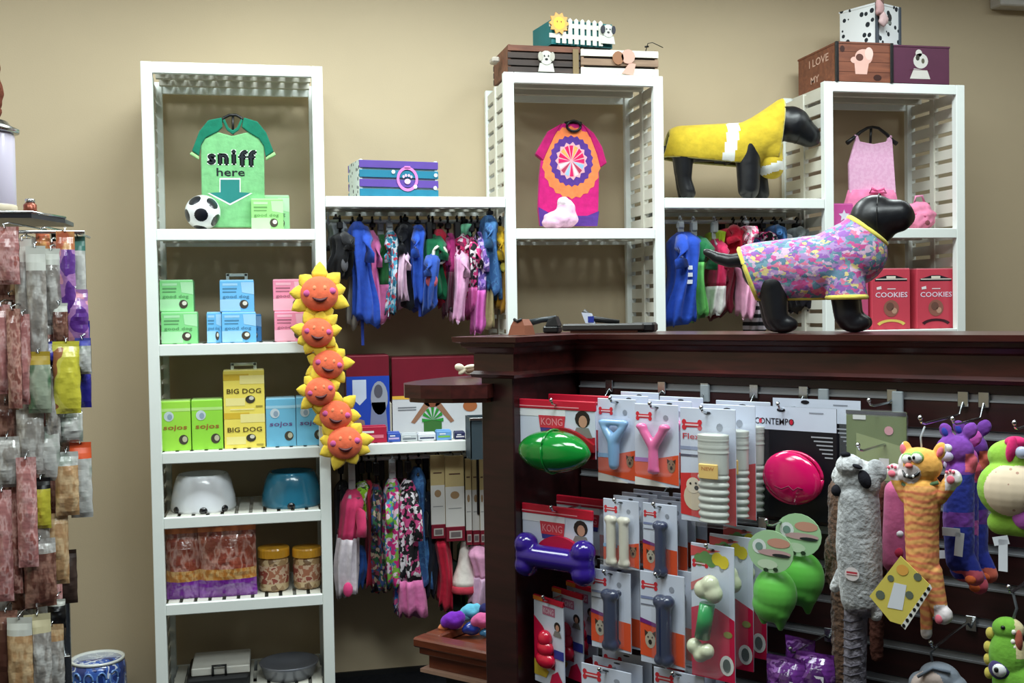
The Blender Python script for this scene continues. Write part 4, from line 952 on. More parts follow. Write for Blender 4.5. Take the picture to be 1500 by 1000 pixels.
def basket():
    z = LOW; x0, x1 = W(690, 640, -.02).x, W(722, 640, -.02).x
    x0, x1, y0, y1 = W(689, 640, -.12).x, W(735, 640, -.12).x, -.125, -.008
    h = W(700, 607, 0).z-z
    t = thing('wire_basket', 'dark grey basket hooked beside the low shelf behind the counter post', 'basket', (0, 0, 0))
    dk = mat('slate_plastic', (52, 66, 74), .5)
    b = MB(); P = [(x0, y0), (x1, y0), (x1, y1), (x0, y1)]
    b.box(x0, x1, y0, y0+.004, z-.06, z+h, dk); b.box(x0, x1, y1-.004, y1, z-.06, z+h, dk); b.box(x0, x0+.004, y0, y1, z-.06, z+h, dk); b.box(x1-.004, x1, y0, y1, z-.06, z+h, dk); b.box(x0, x1, y0, y1, z-.064, z-.06, dk); b.build('basket_body', t)
    MB().box(x0-.004, x1+.004, y0-.006, y0+.002, z+h-.012, z+h, M_chrome, .002).build('rim', t)
basket()

# ================================================================== dog mannequins
def mannequin(label, loc, rz, S, body, tail_head, coat_parts, cuts, coat_fn, coat_mats, trim, name, kx=1.0, cut_fn=None):
    t = thing('dog_mannequin', label, 'dog mannequin', loc, rz)
    sc = lambda parts: [(p[0], Vector((p[1][0]*kx, p[1][1], p[1][2]))*S, Vector((p[2][0]*kx, p[2][1], p[2][2]))*S, p[3]*S, p[4]*S) if p[0] == 'c' else (p[0], Vector((p[1][0]*kx, p[1][1], p[1][2]))*S, tuple(r*S for r in p[2]))+tuple(p[3:]) for p in parts]
    me = blob(sc(body), 3.2*S, 5, [M_vinyl]); place('body', me, t)
    cm = blob(sc(coat_parts), 3.0*S, 8, coat_mats)
    loops = cut(cm, [(Vector((a[0]*kx, a[1], a[2]))*S, n) for a, n in cuts])
    if coat_fn: paint(cm, lambda c, n: coat_fn(Vector((c.x/kx, c.y, c.z))/S, n))
    o = place('coat', cm, t); so = o.modifiers.new('s', 'SOLIDIFY'); so.thickness = 2*S; so.offset = 1
    if trim:
        tb = MB()
        for L in loops: hem_tube(tb, L, trim[1]*S, trim[0])
        tb.build('hem', o)
    return t, S
shirtmat = ramp_mat('multicolour_scribble', 'voronoi', 80, [(0, (176, 140, 196)), (.16, (96, 132, 156)), (.34, (206, 84, 150)), (.48, (214, 180, 206)), (.6, (120, 160, 176)), (.72, (150, 96, 178)), (.84, (226, 206, 140)), (.92, (222, 120, 150))], .75, .3, stretch=(1, 1, 1.4), warp=2.6)
yel = cl((238, 226, 104))
def front_dog():
    s, z = K(1190, 489, -.13); base = cw(s, -.13, 1.532); d = (base-EYE).dot(FWD); S = d/FPX
    rz = math.radians(-27); kx = .97
    body = [('c', (-158, 6, 122), (-140, 5, 112), 6, 9), ('c', (-140, 5, 112), (-122, 3, 107), 9, 10.5), ('c', (-122, 3, 107), (-88, 0, 110), 10.5, 12),
            ('c', (-72, 0, 92), (20, 0, 98), 31, 37), ('c', (20, 0, 98), (62, 0, 112), 37, 40), ('c', (62, 0, 118), (86, 0, 152), 32, 24),
            ('e', (90, 0, 160), (35, 28, 37)), ('c', (92, 0, 162), (122, 0, 165), 30, 24), ('c', (122, 0, 165), (134, 0, 163), 22, 14),
            ('c', (-62, 17, 70), (-58, 18, 22), 22, 17), ('e', (-50, 18, 12), (22, 15, 13)), ('c', (-58, -17, 70), (-52, -19, 22), 22, 17), ('e', (-42, -19, 12), (22, 15, 13)),
            ('c', (48, 18, 74), (56, 18, 24), 21, 18), ('e', (66, 18, 13), (22, 15, 14)), ('c', (44, -18, 74), (50, -20, 24), 21, 19), ('e', (60, -20, 13), (23, 16, 14))]
    coat = [('c', (-86, 0, 94), (20, 0, 98), 37, 43), ('c', (20, 0, 98), (60, 0, 114), 43, 46), ('c', (58, 0, 116), (84, 0, 152), 40, 31),
            ('c', (46, -20, 80), (50, -22, 40), 26, 27), ('c', (46, 20, 80), (54, 21, 40), 26, 27), ('c', (-80, 0, 80), (0, 0, 80), 33, 35)]
    cuts = [((-100, 0, 105), Vector((-1, 0, -.35))), ((80, 0, 145), Vector((.62, 0, .78))), ((0, 0, 50), Vector((0, 0, -1)))]
    t, S = mannequin('black dog mannequin on the counter wearing a multicolour shirt with yellow trim', base, rz, S, body, None, coat, cuts, None, [shirtmat], (yel, 4), 'a', kx)
    # head seam, chest pocket and raglan seam
    b = MB(); n = 20
    b.tube([(98*S*kx+6*S*math.cos(2*math.pi*i/n), 32*S*math.cos(2*math.pi*i/n), 161*S+37*S*math.sin(2*math.pi*i/n)) for i in range(n+1)], .9*S, M_black, 6); b.build('head_seam', t)
front_dog()
def back_dog():
    y = .16; b0 = W(1048, 288, y); S = (b0-EYE).dot(FWD)/FPX; rz = -.18
    base = Vector((b0.x, y, SP+.001)); kx = 1.03
    X = lambda px: px-1048
    body = [('c', (X(973), 0, 78), (X(984), 0, 72), 5, 8), ('c', (X(984), 0, 72), (X(996), 0, 76), 8, 10), ('c', (X(1004), 0, 82), (X(1100), 0, 84), 24, 26), ('c', (X(1100), 0, 84), (X(1122), 0, 96), 27, 25), ('c', (X(1122), 0, 98), (X(1148), 0, 118), 23, 20),
            ('e', (X(1158), 0, 112), (23, 22, 26)), ('c', (X(1160), 0, 110), (X(1183), 0, 94), 26, 17), ('c', (X(1182), 0, 95), (X(1190), 0, 90), 15, 11),
            ('c', (X(1004), 13, 76), (X(1004), 14, 30), 17, 11), ('c', (X(1004), 14, 30), (X(1008), 14, 12), 11, 12), ('c', (X(1000), -13, 76), (X(1001), -14, 30), 17, 11), ('c', (X(1001), -14, 30), (X(1006), -14, 12), 11, 12),
            ('c', (X(1092), -14, 80), (X(1092), -15, 16), 19, 16), ('c', (X(1104), 15, 80), (X(1118), 15, 12), 18, 12)]
    coat = [('c', (X(1000), 0, 80), (X(1100), 0, 82), 29, 31), ('c', (X(1100), 0, 84), (X(1122), 0, 96), 32, 31), ('c', (X(1120), 0, 98), (X(1150), 0, 124), 29, 24), ('c', (X(1122), 0, 90), (X(1126), 0, 76), 28, 26), ('c', (X(1000), 0, 74), (X(1090), 0, 72), 29, 30)]
    cuts = [((X(982), 0, 96), Vector((-1, 0, .25))), ((X(1141), 0, 120), Vector((.86, 0, -.12))), ((X(1000), 0, 63), Vector((-.10, 0, -1)))]
    wh = mat('reflective_tape', (238, 240, 236), .4)
    fn = lambda c, n: 1 if (abs(c.x-X(1066)-(c.z-85)*.22) < 8.5 and c.z < 116 and c.x < X(1090)) else 0
    t, S = mannequin('black dog mannequin in a yellow raincoat standing on the right bridging shelf', base, rz, S, body, None, coat, cuts, fn, [cl((204, 176, 46)), wh], (cl((206, 196, 120)), 2.0), 'b', kx)
    # front chest flap with reflective band
    fl_ = blob([('c', (X(1119)*S*kx, 0, 78*S), (X(1130)*S*kx, 0, 48*S), 27*S, 17*S), ('e', (X(1126)*S*kx, 0, 56*S), (20*S, 24*S, 24*S))], 3*S, 5, [cl((204, 176, 46)), wh])
    paint(fl_, lambda c, n: 1 if abs(c.z/S-(46+(c.x/S/kx-X(1126))*.30)) < 6.5 else 0)
    place('chest_flap', fl_, t)
    b = MB(); b.tube([(X(1086)*S*kx, -20*S, 63*S), (X(1070)*S*kx, -22*S, 58*S), (X(1062)*S*kx, 0, 54*S)], 1.8*S, M_black, 6); b.build('belly_strap', t)
    b = MB(); n = 16; b.tube([((X(1168))*S*kx+5*S*math.sin(2*math.pi*i/n), 22*S*math.cos(2*math.pi*i/n), 106*S+23*S*math.sin(2*math.pi*i/n)) for i in range(n+1)], .7*S, M_black, 6); b.build('head_seam', t)
back_dog()

# ================================================================== goods on the slatwall (counter frame: x along the wall, -y towards the shopper)
WHT, RED, ORG, PRP = ink((212, 219, 236)), ink((200, 24, 52)), ink((232, 88, 50)), ink((120, 40, 120))
STRIPZ = [1.399-.0788*i for i in range(18)]
def hook(label, s, z, L):
    zs = min(STRIPZ, key=lambda q: abs(q-(z+.012))); t = thing('peg_hook', label, 'hook', cw(s, 0, z), PHI, 'chrome peg hooks on the slatwall')
    MB().box(-.011, .011, -.006, -.0016, zs-z-.02, zs-z+.012, M_chrome, .001).build('back_plate', t)
    b = MB(); b.tube([(0, -.005, zs-z-.012), (0, -.03, 0), (0, -L+.02, 0), (0, -L, .004), (0, -L-.006, .012)], .0028, M_chrome, 6); b.ell((0, -L-.007, .014), (.005, .005, .005), M_chrome, 8, 6); b.build('rod', t)
    return t
def frame(px0, px1, pyt, pyb, out):
    pm, ym = (px0+px1)/2, (pyt+pyb)/2
    s0, s1 = K(px0, ym, out)[0], K(px1, ym, out)[0]; zt, zb = K(pm, pyt, out)[1], K(pm, pyb, out)[1]
    return (s0+s1)/2, zt, s1-s0, zt-zb
def person_print(b, cx, cz, r, e):
    b.oval(cx, cz+r*.5, r*.75, r*.7, e, ink((40, 30, 30)), 12); b.oval(cx+r*.05, cz+r*.3, r*.42, r*.5, e*1.3, ink((196, 146, 122)), 12)
    b.poly([(cx-r, cz-r), (cx+r, cz-r), (cx+r*.6, cz-r*.2), (cx-r*.6, cz-r*.2)], e*1.2, ink((130, 128, 124)))
def dog_print(b, cx, cz, r, e, c=(150, 118, 92)):
    b.oval(cx, cz, r*.7, r, e, ink(c), 12); 
    for sx in (-1, 1): b.poly([(cx+sx*r*.75, cz+r*1.1), (cx+sx*r*.25, cz+r*.8), (cx+sx*r*.7, cz+r*.3)], e*1.1, ink((70, 52, 44)))
    b.oval(cx, cz-r*.25, r*.25, r*.3, e*1.4, ink((40, 34, 32)), 8)
    for sx in (-1, 1): b.oval(cx+sx*r*.28, cz+r*.3, r*.1, r*.12, e*1.4, ink((30, 26, 26)), 6)
BLIS = mat('clear_blister', (236, 240, 246), .1, .5, alpha=.05, coat=.2)
def kong_card(label, fr, out, ds=0, dz=0, group='rubber dog toys on red and white header cards'):
    s, zt, w, h = fr; t = thing('toy_card', label, 'toy card', cw(s+ds, out, zt+dz), PHI, group)
    b = MB(); e = -.0007
    b.box(-w/2, w/2, 0, .003, -h, -h*.08, WHT); b.rect(-w/2, w*.12, -h*.30, -h*.12, e, ink((232, 234, 240)))
    lx, lw = -w*.06, w*.36
    b.poly([(lx-lw/2, -h*.30), (lx+lw/2, -h*.30), (lx+lw*.42, -h*.58), (lx-lw*.42, -h*.58)], e*1.5, ink((64, 64, 140))); b.poly([(lx-lw/2, -h*.28), (lx+lw/2, -h*.28), (lx+lw*.45, -h*.50), (lx-lw*.45, -h*.50)], e*2, ink((206, 58, 74)))
    b.text('KONG', lx, -h*.39, lw*.8, h*.13, e*3, ink((232, 140, 150))); person_print(b, w*.34, -h*.42, w*.13, e*1.5); b.rect(w*.12, w*.5, -h, -h*.62, e*1.5, ink((166, 24, 44)))
    b.rect(-w/2, w*.1, -h, -h*.9, e*1.2, ink((214, 190, 196)))
    b.build('card', t)
    b = MB(); b.box(-w/2-.001, w/2+.001, -.002, .006, -h*.17, 0, RED, .0015); b.rect(-w/2, w*.3, -h*.13, -h*.11, -.0028, ink((236, 150, 160))); b.build('header', t)
    return t
f1 = frame(762, 872, 586, 668, .235)
k1 = kong_card('front red and white toy card holding the green football', f1, .235)
def football():
    b = MB(); s, z = K(811, 661, .275); t = k1
    w = K(862, 661, .275)[0]-K(760, 661, .275)[0]; R = w*.245; n, kk = 28, 18; rg = []
    for i in range(kk+1):
        u = -1+2*i/kk; r = R*max(.03, (1-abs(u)**2.1))**.62; row = []
        for j in range(n):
            a = 2*math.pi*j/n; r2 = r*(1-.045*(1 if j % 7 == 0 else 0)); row.append((u*w/2, r2*math.cos(a), r2*math.sin(a)))
        rg.append(row)
    m = gloss((18, 132, 48), .14); b.rings(rg, m); b.tube([(0, (R+.0015)*math.cos(2*math.pi*i/24), (R+.0015)*math.sin(2*math.pi*i/24)) for i in range(25)], .003, m, 6)
    o = b.build('football', t, (s-f1[0], -.04, z-f1[1]))
    b = MB(); pts = [(-w*.46+w*.92*i/10, -.008, R*.35+R*.72*math.sin(math.pi*i/10)) for i in range(11)]
    b.prism([(p_[0], p_[2]) for p_ in pts]+[(w*.46, 0), (-w*.46, 0)], -.012, -.002, ink((150, 20, 30))); b.build('cradle', t, (s-f1[0], 0, z-f1[1]))
football()
kong_card('second red header card behind the green football card', f1, .14, .02, .006)
hook('peg hook carrying the green football cards', f1[0], f1[1]-.012, .25)
f2 = frame(766, 868, 742, 826, .235)
k2 = kong_card('front red and white toy card holding the purple bone', f2, .235)
def purple_bone():
    s, z = K(812, 818, .265); L = K(868, 818, .265)[0]-K(756, 818, .265)[0]; r = L*.13
    h = L/2-r
    me = blob([('c', (-h, 0, 0), (h, 0, 0), r*.95, r*.95), ('e', (-h, 0, r*.85), (r*1.05, r, r)), ('e', (h, 0, r*.85), (r*1.05, r, r)), ('e', (-h, 0, -r*.85), (r*1.05, r, r)), ('e', (h, 0, -r*.85), (r*1.05, r, r))], .004, 4, [gloss((50, 28, 132), .16)])
    place('bone', me, k2, (s-f2[0], -.03, z-f2[1]))
    b = MB(); P = [(L*.3*math.cos(math.pi*i/14), L*.2*math.sin(math.pi*i/14)) for i in range(15)]; b.prism(P, -.012, -.002, ink((190, 16, 60))); b.build('cradle', k2, (s-f2[0], 0, z-f2[1]+.004))
purple_bone()
kong_card('second red header card behind the purple bone card', f2, .13, .03, .008)
hook('peg hook carrying the purple bone cards', f2[0], f2[1]-.012, .25)
# --- small red cards, bottom left
def red_card(label, fr, out, ds=0, dz=0, first=False):
    s, zt, w, h = fr; t = thing('toy_card', label, 'toy card', cw(s+ds, out, zt+dz), PHI-.25, 'small red rubber toy cards')
    b = MB(); e = -.0007; b.box(-w/2, w/2, 0, .003, -h, -h*.04, WHT)
    b.poly([(-w/2, -h*.24), (-w*.2, -h*.34), (w*.16, -h*.55), (w*.2, -h*.8), (-w/2, -h*.8)], e, ink((206, 16, 66))); b.poly([(-w/2, -h*.74), (0, -h*.84), (-w*.1, -h*.92), (-w/2, -h*.92)], 2*e, ink((206, 176, 60)))
    b.rect(-w*.2, w*.22, -h*.2, -h*.1, e, ink((190, 110, 140))); b.text('KONG', .01*w, -h*.15, w*.34, h*.06, 2*e, ink((226, 200, 214)))
    person_print(b, w*.3, -h*.33, w*.14, e*2); b.rect(w*.18, w*.5, -h*.66, -h*.56, 2*e, ink((46, 60, 150))); b.poly([(0, -h), (w*.5, -h), (w*.5, -h*.94), (w*.3, -h*.8), (w*.1, -h*.86)], 2*e, ink((200, 24, 70)))
    b.build('card', t)
    b = MB(); b.box(-w/2, w/2, -.002, .005, -h*.06, 0, RED, .001); b.rect(-w*.5, -w*.18, -h*.055, -.002, -.0028, ink((220, 130, 50))); b.build('header', t)
    b = MB()
    for k, (r, z) in enumerate(((.30, -.7), (.25, -.57), (.19, -.46))): b.ell((-w*.05, -.008, h*z), (w*r, .016, h*.1), gloss((214, 26, 60), .25), 14, 8)
    b.build('rubber_toy', t); return t
f3 = frame(777, 832, 876, 1004, .235)
red_card('front small red toy card with a red rubber toy, bottom left of the slatwall', f3, .235)
red_card('small red toy card, middle of the bottom left stack', f3, .185, .022, .012)
red_card('small red toy card at the back of the bottom left stack', f3, .135, .03, .018)
hook('peg hook carrying the small red toy cards', f3[0], f3[1]-.006, .25)
# --- white chew cards
def chew_card(label, fr, out, toy=None, ds=0, dz=0, style='plain', group='white chew toy cards', yaw=0, tc=None):
    s, zt, w, h = fr; t = thing('chew_card', label, 'toy card', cw(s+ds, out, zt+dz), PHI+yaw, group)
    b = MB(); e = -.0007; b.box(-w/2, w/2, 0, .003, -h, 0, WHT, .001)
    # red bone logo
    def logo(cx, cz, ww):
        b.rect(cx-ww*.4, cx+ww*.4, cz-ww*.11, cz+ww*.11, e, ink((214, 50, 62)))
        for sx in (-1, 1):
            for sz in (-1, 1): b.oval(cx+sx*ww*.4, cz+sz*ww*.12, ww*.12, ww*.13, e*1.05, ink((214, 50, 62)), 8)
        b.rect(cx-ww*.34, cx+ww*.34, cz-ww*.04, cz+ww*.04, e*2, ink((236, 200, 204)))
    logo(-w*.28, -h*.15, w*.36)
    b.oval(0, -h*.04, w*.07, h*.014, e, ink((60, 62, 70)), 8); b.oval(w*.22, -h*.16, w*.06, h*.035, e, ink((150, 156, 170)), 8)
    if style == 'y':
        b.poly([(-w/2, -h*.9), (w/2, -h*.97), (w/2, -h*.6), (0, -h*.66), (-w/2, -h*.72)], e, ORG); b.rect(-w/2, -w*.1, -h*.71, -h*.66, e*2, ink((180, 120, 200) if tc == 'p' else (150, 190, 226))); dog_print(b, w*.34, -h*.74, w*.13, e*2)
        b.poly([(-w/2, -h), (w*.3, -h), (-w*.1, -h*.93), (-w/2, -h*.9)], e*2, ink((236, 232, 226)))
    elif style == 'big':
        b.text('Flexi', -w*.27, -h*.25, w*.36, h*.05, e*1.5, ink((196, 70, 80))); b.rect(-w*.5, -w*.02, -h*.37, -h*.34, e, ink((150, 160, 190))); b.rect(-w*.5, -w*.1, -h*.43, -h*.41, e, ink((90, 90, 110)))
        b.poly([(-w/2, -h*.94), (w/2, -h), (w/2, -h*.5), (0, -h*.56), (-w/2, -h*.58)], e, ink((216, 54, 56))); b.oval(-w*.24, -h*.78, w*.2, h*.12, e*2, ink((222, 206, 180))); b.oval(-w*.26, -h*.68, w*.13, h*.07, e*3, ink((232, 218, 196))); b.oval(-w*.2, -h*.7, w*.04, h*.02, e*4, ink((34, 30, 30))); b.oval(-w*.31, -h*.665, w*.02, h*.01, e*4, ink((34, 30, 30))); b.oval(-w*.21, -h*.66, w*.02, h*.01, e*4, ink((34, 30, 30)))
    elif style == 'blue':
        b.rect(-w*.48, -w*.08, -h*.3, -h*.27, e, ink((130, 140, 180))); b.rect(-w*.48, -w*.1, -h*.37, -h*.355, e, ink((120, 124, 140))); b.poly([(-w/2, -h*.92), (w/2, -h*.97), (w/2, -h*.62), (-w*.05, -h*.6), (-w/2, -h*.54)], e, ORG); b.poly([(-w/2, -h*.56), (0, -h*.61), (0, -h*.57), (-w/2, -h*.51)], e*2, PRP); dog_print(b, -w*.27, -h*.74, w*.17, e*2, (190, 180, 160))
    elif style == 'dino':
        gr, yl = ink((110, 156, 96)), ink((226, 206, 60))
        for k in range(5): b.oval(-w*.3+w*.14*k, -h*.12+.006*(k % 2), w*.13, h*.05, e*(1+.1*k), gr if k < 3 else yl, 10)
        b.poly([(-w/2, -h*.1), (w*.2, -h*.04), (-w/2, -h*.02)], e, ink((214, 90, 90))); b.poly([(-w/2, -h*.3), (-w*.05, -h*.22), (-w*.05, -h*.26), (-w/2, -h*.36)], e*2, ink((214, 110, 110)))
        b.poly([(-w/2, -h), (w/2, -h), (w/2, -h*.54), (w*.1, -h*.47), (-w*.2, -h*.45), (-w/2, -h*.49)], e, ink((206, 22, 70))); b.oval(w*.32, -h*.88, w*.16, h*.075, e*2, ink((232, 232, 228))); b.oval(w*.32, -h*.88, w*.09, h*.05, e*3, ink((90, 100, 96))); b.oval(w*.35, -h*.65, w*.1, h*.025, e*2, ink((150, 150, 80)))
    b.build('card', t)
    if toy: toy(t, w, h)
    return t
def ybone(rgb):
    def fn(t, w, h):
        m = gloss(rgb, .3); me = blob([('c', (0, 0, -h*.78), (0, 0, -h*.52), w*.11, w*.10), ('c', (0, 0, -h*.52), (-w*.24, 0, -h*.3), w*.10, w*.09), ('c', (0, 0, -h*.52), (w*.24, 0, -h*.3), w*.10, w*.09), ('e', (-w*.26, 0, -h*.27), (w*.13, w*.1, h*.045)), ('e', (w*.26, 0, -h*.27), (w*.13, w*.1, h*.045)), ('e', (0, 0, -h*.8), (w*.14, w*.1, h*.05))], .004, 3, [m])
        place('chew_toy', me, t, (0, -.014, 0))
        b = MB(); b.box(-w*.4, w*.4, -.026, -.001, -h*.86, -h*.2, BLIS, .006); b.build('blister', t)
    return fn
def ytri(t, w, h):
    m = gloss((128, 172, 214), .3); me = blob([('c', (0, 0, -h*.78), (0, 0, -h*.5), w*.12, w*.14), ('c', (0, 0, -h*.5), (-w*.28, 0, -h*.32), w*.14, w*.07), ('c', (0, 0, -h*.5), (w*.28, 0, -h*.32), w*.14, w*.07), ('c', (-w*.32, 0, -h*.28), (w*.32, 0, -h*.28), w*.07, w*.07)], .004, 3, [m])
    place('chew_toy', me, t, (0, -.014, 0)); b = MB(); b.box(-w*.4, w*.4, -.026, -.001, -h*.86, -h*.2, BLIS, .006); b.build('blister', t)
def dbone(rgb, n=1, x0=0, wr=.165):
    def fn(t, w, h):
        m = gloss(rgb, .3)
        for k in range(n):
            cx = x0*w+(k-(n-1)/2)*w*.36; r = w*wr*(1 if n == 1 else .8)
            me = blob([('c', (cx, 0, -h*.86), (cx, 0, -h*.3), r*.9, r*.9), ('e', (cx-r*.45, 0, -h*.28), (r*.85, r*.9, r*.8)), ('e', (cx+r*.45, 0, -h*.28), (r*.85, r*.9, r*.8)), ('e', (cx-r*.4, 0, -h*.9), (r*.8, r*.9, r*.8)), ('e', (cx+r*.4, 0, -h*.9), (r*.8, r*.9, r*.8))], .0035, 3, [m]); place('bone', me, t, (0, -.016, 0))
        b = MB(); b.box(x0*w-w*(.22 if n == 1 else .42), x0*w+w*(.22 if n == 1 else .42), -.034, -.001, -h*.97, -h*.2, BLIS, .006); b.build('blister', t)
    return fn
def bigbone(t, w, h):
    b = MB(); m = gloss((200, 204, 196), .35); cx = w*.22; R = []
    for i in range(97):
        v = i/96; z = -h*(.2+.76*v); r = w*.24*(1.12-.1*v)
        if v < .22: r *= 1+.10*noise.noise(Vector((0, 0, v*60)))
        elif v > .45: r *= .90+.16*abs(math.sin((v-.45)*math.pi*12))
        if i in (0, 96): r *= .6
        R.append([(cx+r*math.cos(2*math.pi*j/20), -.03+r*.62*math.sin(2*math.pi*j/20), z) for j in range(20)])
    b.rings(R[::-1], m); b.build('ridged_bone', t)
    b = MB(); b.box(cx-w*.17, cx+w*.17, -.03-w*.185, -.03-w*.15, -h*.58, -h*.45, ink((236, 196, 110)), .002); b.text('NEW', cx, -h*.49, w*.22, h*.03, -.0305-w*.185, ink((200, 120, 50))); b.build('sticker', t)
    b = MB(); b.box(cx-w*.3, cx+w*.32, -.062, -.001, -h*.99, -h*.15, BLIS, .008); b.build('blister', t)
def stack(fr, outs, labels, toy, style, tc=None, hk=None, dsx=.006, group='white chew toy cards', dz=.003):
    first = None
    for k, (o, lb) in enumerate(zip(outs, labels)):
        if first is None: first = chew_card(lb, fr, o, toy, style=style, tc=tc, group=group)
        else: dup(first, lb, cw(fr[0]+dsx*k*(1 if k % 2 else .6), o, fr[1]+dz*k))
    if hk: hook(hk, fr[0], fr[1]-.010, outs[0]+.02)
stack(frame(876, 932, 584, 706, .21), [.21, .165, .12], ['card with the pale blue Y shaped chew, top row', 'second card behind the pale blue Y chew', 'rearmost card behind the pale blue Y chew'], ytri, 'y', 'b', 'peg hook carrying the pale blue Y chews', dz=.005)
stack(frame(930, 994, 592, 712, .23), [.23, .18, .13], ['card with the bright pink Y shaped chew, top row', 'second card behind the bright pink Y chew', 'rearmost card behind the bright pink Y chew'], ybone((232, 104, 164)), 'y', 'p', 'peg hook carrying the bright pink Y chews', dz=.005)
stack(frame(997, 1078, 598, 766, .23), [.23, .16, .09], ['front card with the large white ridged bone', 'second large white bone card in its stack', 'rearmost large white bone card in its stack'], bigbone, 'big', None, 'peg hook carrying the large white bones', .012)
stack(frame(884, 936, 732, 832, .225), [.225, .19, .155, .12], ['front card with a pair of cream bones, second row', 'second card of the cream bone stack', 'third card of the cream bone stack', 'rearmost card of the cream bone stack'], dbone((222, 218, 200), 2), 'y', None, 'peg hook carrying the cream bone pairs')
stack(frame(942, 992, 738, 844, .225), [.225, .19, .155, .12], ['front card with a navy bone, second row', 'second card of the second row navy bones', 'third card of the second row navy bones', 'rearmost card of the second row navy bones'], dbone((30, 42, 80), 1, .12), 'blue', None, 'peg hook carrying the second row navy bones')
stack(frame(866, 924, 836, 952, .235), [.235, .205, .175, .145], ['front card with a navy bone, third row left', 'second card of the third row left navy bones', 'third card of the third row left navy bones', 'rearmost card of the third row left navy bones'], dbone((30, 42, 76), 1, .08), 'blue', None, 'peg hook carrying the third row left navy bones')
stack(frame(938, 1003, 840, 975, .24), [.24, .2], ['front card with the largest navy bone, third row right', 'second card behind the largest navy bone'], dbone((30, 42, 76), 1, .12, .175), 'blue', None, 'peg hook carrying the largest navy bones')
def greenbone(t, w, h):
    cm, gm = gloss((214, 218, 186), .3), gloss((30, 150, 76), .35); r = w*.2
    c0, c1 = Vector((w*.08, 0, -h*.32)), Vector((-w*.14, 0, -h*.76))
    me = blob([('e', c0+Vector((-r*.7, 0, r*.1)), (r, r*.9, r)), ('e', c0+Vector((r*.5, 0, -r*.2)), (r, r*.9, r)), ('e', c0+Vector((.1*r, 0, r*.7)), (r, r*.9, r))], .004, 3, [cm]); place('upper_knuckle', me, t, (0, -.03, 0))
    me = blob([('e', c1+Vector((-r*.7, 0, r*.2)), (r*.85, r*.8, r*.85)), ('e', c1+Vector((r*.7, 0, -r*.1)), (r*.85, r*.8, r*.85)), ('e', c1+Vector((0, 0, -r*.6)), (r*.8, r*.8, r*.8))], .004, 3, [cm]); place('lower_knuckle', me, t, (0, -.03, 0))
    b = MB(); d = (c1-c0); b.tube([c0+d*.22, c0+d*.8], r*.8, gm, 16); b.build('sleeve', t, (0, -.03, 0))
    b = MB(); b.box(-w*.42, w*.42, -.058, -.001, -h*.93, -h*.17, BLIS, .008); b.build('blister', t)
stack(frame(1013, 1076, 798, 994, .25), [.25, .19, .13], ['front red and white card with a green and cream bone', 'second card behind the green and cream bone', 'rearmost card behind the green and cream bone'], greenbone, 'dino', None, 'peg hook carrying the green and cream bones', .014, dz=.012)
# tops of cards at the frame's lower edge
stack(frame(852, 925, 978, 1080, .24), [.24, .2, .16], ['pale card rising at the bottom edge, left stack front', 'second pale card of the left stack at the bottom edge', 'rear pale card of the left stack at the bottom edge'], None, 'plain', None, 'peg hook carrying the left bottom edge cards', dz=.008)
stack(frame(958, 1032, 984, 1080, .24), [.24, .2, .16], ['pale card rising at the bottom edge, right stack front', 'second pale card of the right stack at the bottom edge', 'rear pale card of the right stack at the bottom edge'], None, 'plain', None, 'peg hook carrying the right bottom edge cards', dz=.008)
# --- flying disc card
def contempo():
    fr = frame(1098, 1226, 596, 760, .11); s, zt, w, h = fr; t = thing('toy_card', 'black and white CONTEMPO card with a magenta disc toy', 'toy card', cw(s, .11, zt), PHI, 'disc toy cards')
    b = MB(); e = -.0007; bk = ink((20, 18, 26)); b.box(-w/2, w/2, 0, .003, -h, 0, bk, .001); b.rect(-w/2, w/2, -h*.21, 0, e, WHT)
    b.text('CONTEMPO', -w*.2, -h*.135, w*.46, h*.058, e*2, ink((40, 30, 40))); b.oval(-w*.36, -h*.135, .004, .006, e*3, ink((206, 30, 60)), 8); b.oval(w*.0, -h*.135, .004, .006, e*3, ink((206, 30, 60)), 8); b.oval(-w*.12, -h*.03, w*.05, h*.018, e*2, bk, 10)
    b.rect(w*.2, w*.36, -h*.05, -h*.04, e*2, ink((150, 156, 170)))
    for k in range(6): b.rect(w*(.22+.03*k), w*.46, -h*(.25+.035*k)-.003, -h*(.25+.035*k), e*2, ink((170, 172, 180)))
    b.build('card', t)
    s2, z2 = K(1155, 701, .16); R = (K(1198, 701, .16)[0]-K(1112, 701, .16)[0])/2; Rz = (K(1155, 660, .16)[1]-K(1155, 741, .16)[1])/2
    mg = gloss((214, 16, 96), .15); b = MB(); b.ell((0, 0, 0), (R, .022, Rz*.92), mg, 28, 14, Matrix.Rotation(.35, 3, 'Y')); b.tube([(R*.99*math.cos(2*math.pi*i/40), .004, Rz*.93*math.sin(2*math.pi*i/40)) for i in range(41)], .004, mg, 6); b.T = None; o = b.build('disc', t, (s2-s, -.032, z2-zt))
    b = MB(); b.tube([(-R*.45, -.0235, -Rz*.3), (-R*.2, -.0245, -Rz*.38), (R*.05, -.025, -Rz*.25), (R*.2, -.0245, -Rz*.4), (R*.35, -.023, -Rz*.28), (R*.5, -.021, -Rz*.34)], .0018, ink((110, 10, 50)), 5); b.build('embossed_mark', t, (s2-s, -.032, z2-zt))
    t2 = dup(t, 'second black and white disc card behind the magenta disc', cw(s+.03, .05, zt+.014))
    for ch in list(t2.children):
        if ch.name.startswith(('disc', 'embossed')): bpy.data.objects.remove(ch)
    hook('peg hook carrying the disc cards', s-.02, zt-.006, .13)
contempo()
